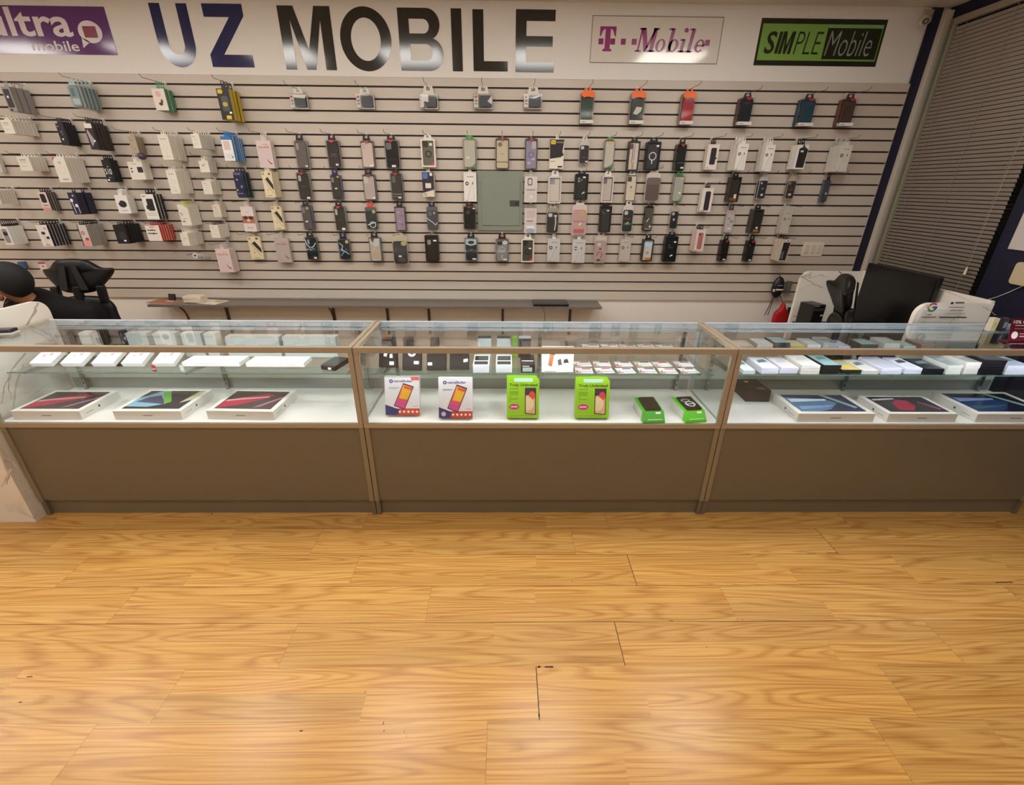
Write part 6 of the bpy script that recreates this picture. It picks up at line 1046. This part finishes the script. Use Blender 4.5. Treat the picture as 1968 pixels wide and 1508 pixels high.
# camera, poster, thermostat and cable
p = onY(1776, 40, YW-.1); o = thing('security_camera', 'white dome security camera in the upper right corner', 'camera', p); cm = M('b9aea2', .35)
b = MB(); b.ball((0, 0, 0), .034, .034, .034, cm, 18, 12); b.build('ball_housing', o, smooth=True); b = MB(); b.cyl((-.01, -.026, -.008), (-.014, -.036, -.012), .018, M('4a4038', .3), 14); b.cyl((-.0141, -.0361, -.012), (-.0145, -.0365, -.012), .006, M('d0a060', .3), 8); b.build('lens', o)
b = MB(); b.cyl((.02, .01, .015), (.075, .06, .05), .013, cm, 10); b.box(.05, .12, .095, .105, .02, .09, cm); b.cyl((.075, .06, .05), (.08, .098, .055), .013, cm, 10); b.build('bracket', o)
XW = XR
p = onX(1940, 478, XW); a = onX(1968, 290, XW); t = thing('framed_poster', 'white poster with orange patch on the navy wall at right edge', 'poster', (XW, p.y, p.z))
MB().box(-.012, -.001, -.62, -.0, 0, .62, M('c9c2bd', .4)).build('board', t, bevel=.001); MB().box(-.0135, -.012, -.55, -.075, .06, .5, M('c8562c', .4)).build('orange_print', t)
p = onX(1952, 545, XW); t = thing('wall_box', 'rounded cream wall box on the navy wall at right edge', 'wall box', (XW, p.y, p.z)); b = MB(); P2 = rr(-.14, .02, 0, .125, .02, 4); b.add([(-.03, p_[0], p_[1]) for p_ in P2]+[(-.001, p_[0], p_[1]) for p_ in P2], [list(range(len(P2))), list(range(2*len(P2)-1, len(P2)-1, -1))]+[(i, (i+1) % len(P2), len(P2)+(i+1) % len(P2), len(P2)+i) for i in range(len(P2))], M('c9b997', .4)); b.build('housing', t)
p1 = onX(1968, 548, XW-.005); p0 = onX(1915, 571, XW-.005); b = MB(); b.tube([p0+Vector((0, .05, -.03)), p0, (p0+p1)/2+Vector((0, 0, -.004)), p1, p1+Vector((0, -.1, .06))], .003, M('c8c0b4', .5), 6); tag(b.build('white_cable'), 'white cable running across the navy wall under the cream box', 'cable')
# ------------------------------------------------------------------ seated person, head bowed to the left
def skin(name, parent, nodes_, edges, mat, sub=2, root=0):
    bm = bmesh.new(); ly = bm.verts.layers.skin.verify(); vs = []
    for i, n in enumerate(nodes_):
        v = bm.verts.new(n[:3]); v[ly].radius = (n[3], n[4] if len(n) > 4 else n[3]); v[ly].use_root = (i == root); vs.append(v)
    for a_, b_ in edges: bm.edges.new((vs[a_], vs[b_]))
    me = bpy.data.meshes.new(name); bm.to_mesh(me); bm.free(); me.materials.append(mat)
    o = bpy.data.objects.new(name, me); COL.objects.link(o); o.parent = parent
    m = o.modifiers.new('skin', 'SKIN'); m.use_smooth_shade = True; m.branch_smoothing = .5
    s = o.modifiers.new('sub', 'SUBSURF'); s.levels = s.render_levels = sub; return o
def person():
    SK = speckled('skin', '8d5a40', '9a6549', 30, .5); SH = M('0b0a0c', .8, 0, .2); HR = speckled('black_hair', '070506', '0f0d0e', 90, .8, .5); TR = M('1d2230', .8)
    hx = onY(16, 550, .86); B = Vector((pc.x+.02, 1.06, 0)); t = thing('person', 'seated person in black shirt, black hair, head bowed to the left, beside gaming chair', 'person', (B.x, B.y, 0))
    H = Vector((hx.x, .86, hx.z))-Vector((B.x, B.y, 0))      # head centre in local space
    nk = Vector((H.x+.07, H.y+.05, H.z-.11)); ch = Vector((-.06, -.06, .84)); C7 = Vector((nk.x+.06, nk.y+.04, nk.z-.035))
    shL = C7+Vector((.20, .02, -.055)); shR = C7+Vector((-.17, -.10, -.05))
    N = [(0, .02, .56, .15, .11), (-.02, .0, .70, .14, .10), (ch.x, ch.y, ch.z, .13, .085), (C7.x, C7.y, C7.z-.05, .06, .05), (nk.x, nk.y, nk.z, .042, .042), (H.x+.01, H.y+.005, H.z-.035, .068, .062), (H.x-.005, H.y, H.z+.02, .082, .07)]
    E = [(0, 1), (1, 2), (2, 3), (3, 4), (4, 5), (5, 6)]
    elL = shL+Vector((.05, -.12, -.27)); wrL = elL+Vector((-.16, -.20, .05)); elR = shR+Vector((-.06, -.1, -.26)); wrR = elR+Vector((-.1, -.22, .06))
    arms = []
    for sh, el, wr in ((shL, elL, wrL), (shR, elR, wrR)):
        i = len(N); N += [(sh.x, sh.y, sh.z-.01, .042), (el.x, el.y, el.z, .036), (wr.x, wr.y, wr.z, .026)]; E += [(3, i), (i, i+1), (i+1, i+2)]
        hd = (wr-el).normalized(); pm = wr+hd*.06; j = len(N); N.append((pm.x, pm.y, pm.z-.005, .032, .018)); E.append((i+2, j)); side = hd.cross(Vector((0, 0, 1))).normalized()
        for f in range(4):
            o_ = side*(.027-.018*f); l = (.07, .08, .075, .06)[f]; a = pm+hd*.03+o_; m_ = a+hd*l*.5+Vector((0, 0, -.008)); e = a+hd*l*.8+Vector((0, 0, -.03)); k_ = len(N)
            N += [(a.x, a.y, a.z, .009), (m_.x, m_.y, m_.z, .0085), (e.x, e.y, e.z, .0075)]; E += [(j, k_), (k_, k_+1), (k_+1, k_+2)]
        a = wr+hd*.03+side*.035; e = a+hd*.035+side*.015+Vector((0, 0, -.015)); k_ = len(N); N += [(a.x, a.y, a.z, .011), (e.x, e.y, e.z, .009)]; E += [(j, k_), (k_, k_+1)]
    for sx in (-1, 1):
        i = len(N); N += [(sx*.1, -.05, .54, .085), (sx*.14-.1, -.42, .53, .06), (sx*.14-.1, -.44, .10, .038), (sx*.14-.1, -.52, .045, .035, .03)]; E += [(0, i), (i, i+1), (i+1, i+2), (i+2, i+3)]
    skin('body', t, N, E, SK)
    # clothes: rounded volumes fused into one surface
    def cloth(nm_, S_, E_, mat):
        b = MB()
        for n_ in S_: b.ball(n_[:3], n_[3], (n_[4] if len(n_) > 4 else n_[3]), n_[3], mat, 16, 10)
        for i_, j_ in E_:
            p, q = S_[i_], S_[j_]
            for k_ in range(1, 6):
                f = k_/6; m4 = [p[x]*(1-f)+q[x]*f for x in range(4)]; y4 = (p[4] if len(p) > 4 else p[3])*(1-f)+(q[4] if len(q) > 4 else q[3])*f
                b.ball(m4[:3], m4[3], y4, m4[3], mat, 16, 10)
        o = b.build(nm_, t, smooth=True); m = o.modifiers.new('remesh', 'REMESH'); m.mode = 'VOXEL'; m.voxel_size = .014; m.use_smooth_shade = True
        s = o.modifiers.new('smooth', 'SMOOTH'); s.iterations = 8; s.factor = .6
    g = lambda i, k=1.12, ad=.012: (N[i][0], N[i][1], N[i][2], N[i][3]*k+ad, (N[i][4] if len(N[i]) > 4 else N[i][3])*k+ad)
    a0 = 7; b0 = 7+3+1+12+2
    S = [g(0), g(1), (ch.x, ch.y, ch.z, .185, .14), (C7.x, C7.y, C7.z-.045, .125, .11)]; SE = [(0, 1), (1, 2), (2, 3)]
    for q in (a0, b0):
        i = len(S); sh = Vector(N[q][:3]); el = Vector(N[q+1][:3]); wr = Vector(N[q+2][:3]); m_ = wr*.9+el*.1
        S += [(sh.x, sh.y, sh.z, .085), (el.x, el.y, el.z, .06), (m_.x, m_.y, m_.z, .04)]; SE += [(3, i), (i, i+1), (i+1, i+2)]
    cloth('shirt', S+[(nk.x+.015, nk.y+.01, nk.z-.02, .062)], SE+[(3, len(S))], SH)
    L_ = []; LE_ = []; c0 = len(N)-8
    L_ = [(0, .02, .55, .17, .12)]
    for q in (c0, c0+4):
        i = len(L_); L_ += [g(q, 1.1, .01), g(q+1, 1.1, .01), (N[q+2][0], N[q+2][1], N[q+2][2]+.03, .055)]; LE_ += [(0, i), (i, i+1), (i+1, i+2)]
    cloth('trousers', L_, LE_, TR)
    for q in (c0, c0+4): b = MB(); x, y = N[q+3][0], N[q+3][1]; b.ball((x, y-.02, .045), .05, .13, .045, M('202022', .5), 12, 8); b.build('shoe', t, smooth=True)
    # head details: face turned left (-x) and down
    R = Matrix.Rotation(math.radians(-28), 4, 'Y'); T_ = Matrix.Translation(H) @ R
    b = MB(); b.X = T_   # hair cap: skull back and top
    def hf(p):
        q = p.copy()
        if q.x < -.45 and q.z < .62: q *= .80
        if q.z < -.1: q.x = max(q.x, .02); q.z *= .9
        return q
    b.ball((.030, 0, .016), .122, .100, .120, HR, 28, 18, hf); b.build('hair', t, smooth=True)
    b = MB(); b.X = T_
    for sy in (-1, 1): b.ball((-.002, sy*.087, -.03), .018, .008, .030, SK, 12, 8); b.ball((-.004, sy*.093, -.028), .009, .004, .017, M('5c3426', .6), 10, 6)
    b.build('ear', t, smooth=True)
    b = MB(); b.X = T_; b.ball((-.105, 0, -.025), .02, .013, .022, SK, 10, 8); b.build('nose', t, smooth=True)
    b = MB(); b.X = T_
    for sy in (-1, 1): b.ball((-.088, sy*.032, .0), .008, .012, .007, M('e8e0d8', .3), 10, 6); b.ball((-.094, sy*.033, .0), .003, .005, .005, M('1a1210', .3), 8, 6); b.box(-.098, -.09, sy*.032-.015, sy*.032+.015, .016, .021, HR)
    b.build('eyes', t, smooth=False)
    b = MB(); b.X = T_; b.ball((-.088, 0, -.068), .008, .022, .007, M('6e3a32', .5), 12, 6); b.build('mouth', t, smooth=True)
person()
# ------------------------------------------------------------------ label check
seen = {}
for o in bpy.data.objects:
    if o.parent is None and 'label' in o:
        n = len(o['label'].split())
        if not 4 <= n <= 16: print('LABEL LENGTH', n, o['label'])
        if o['label'] in seen and o.get('group') != seen[o['label']]: print('DUP', o['label'])
        seen[o['label']] = o.get('group')
print('things', len([o for o in bpy.data.objects if o.parent is None]), 'objects', len(bpy.data.objects))
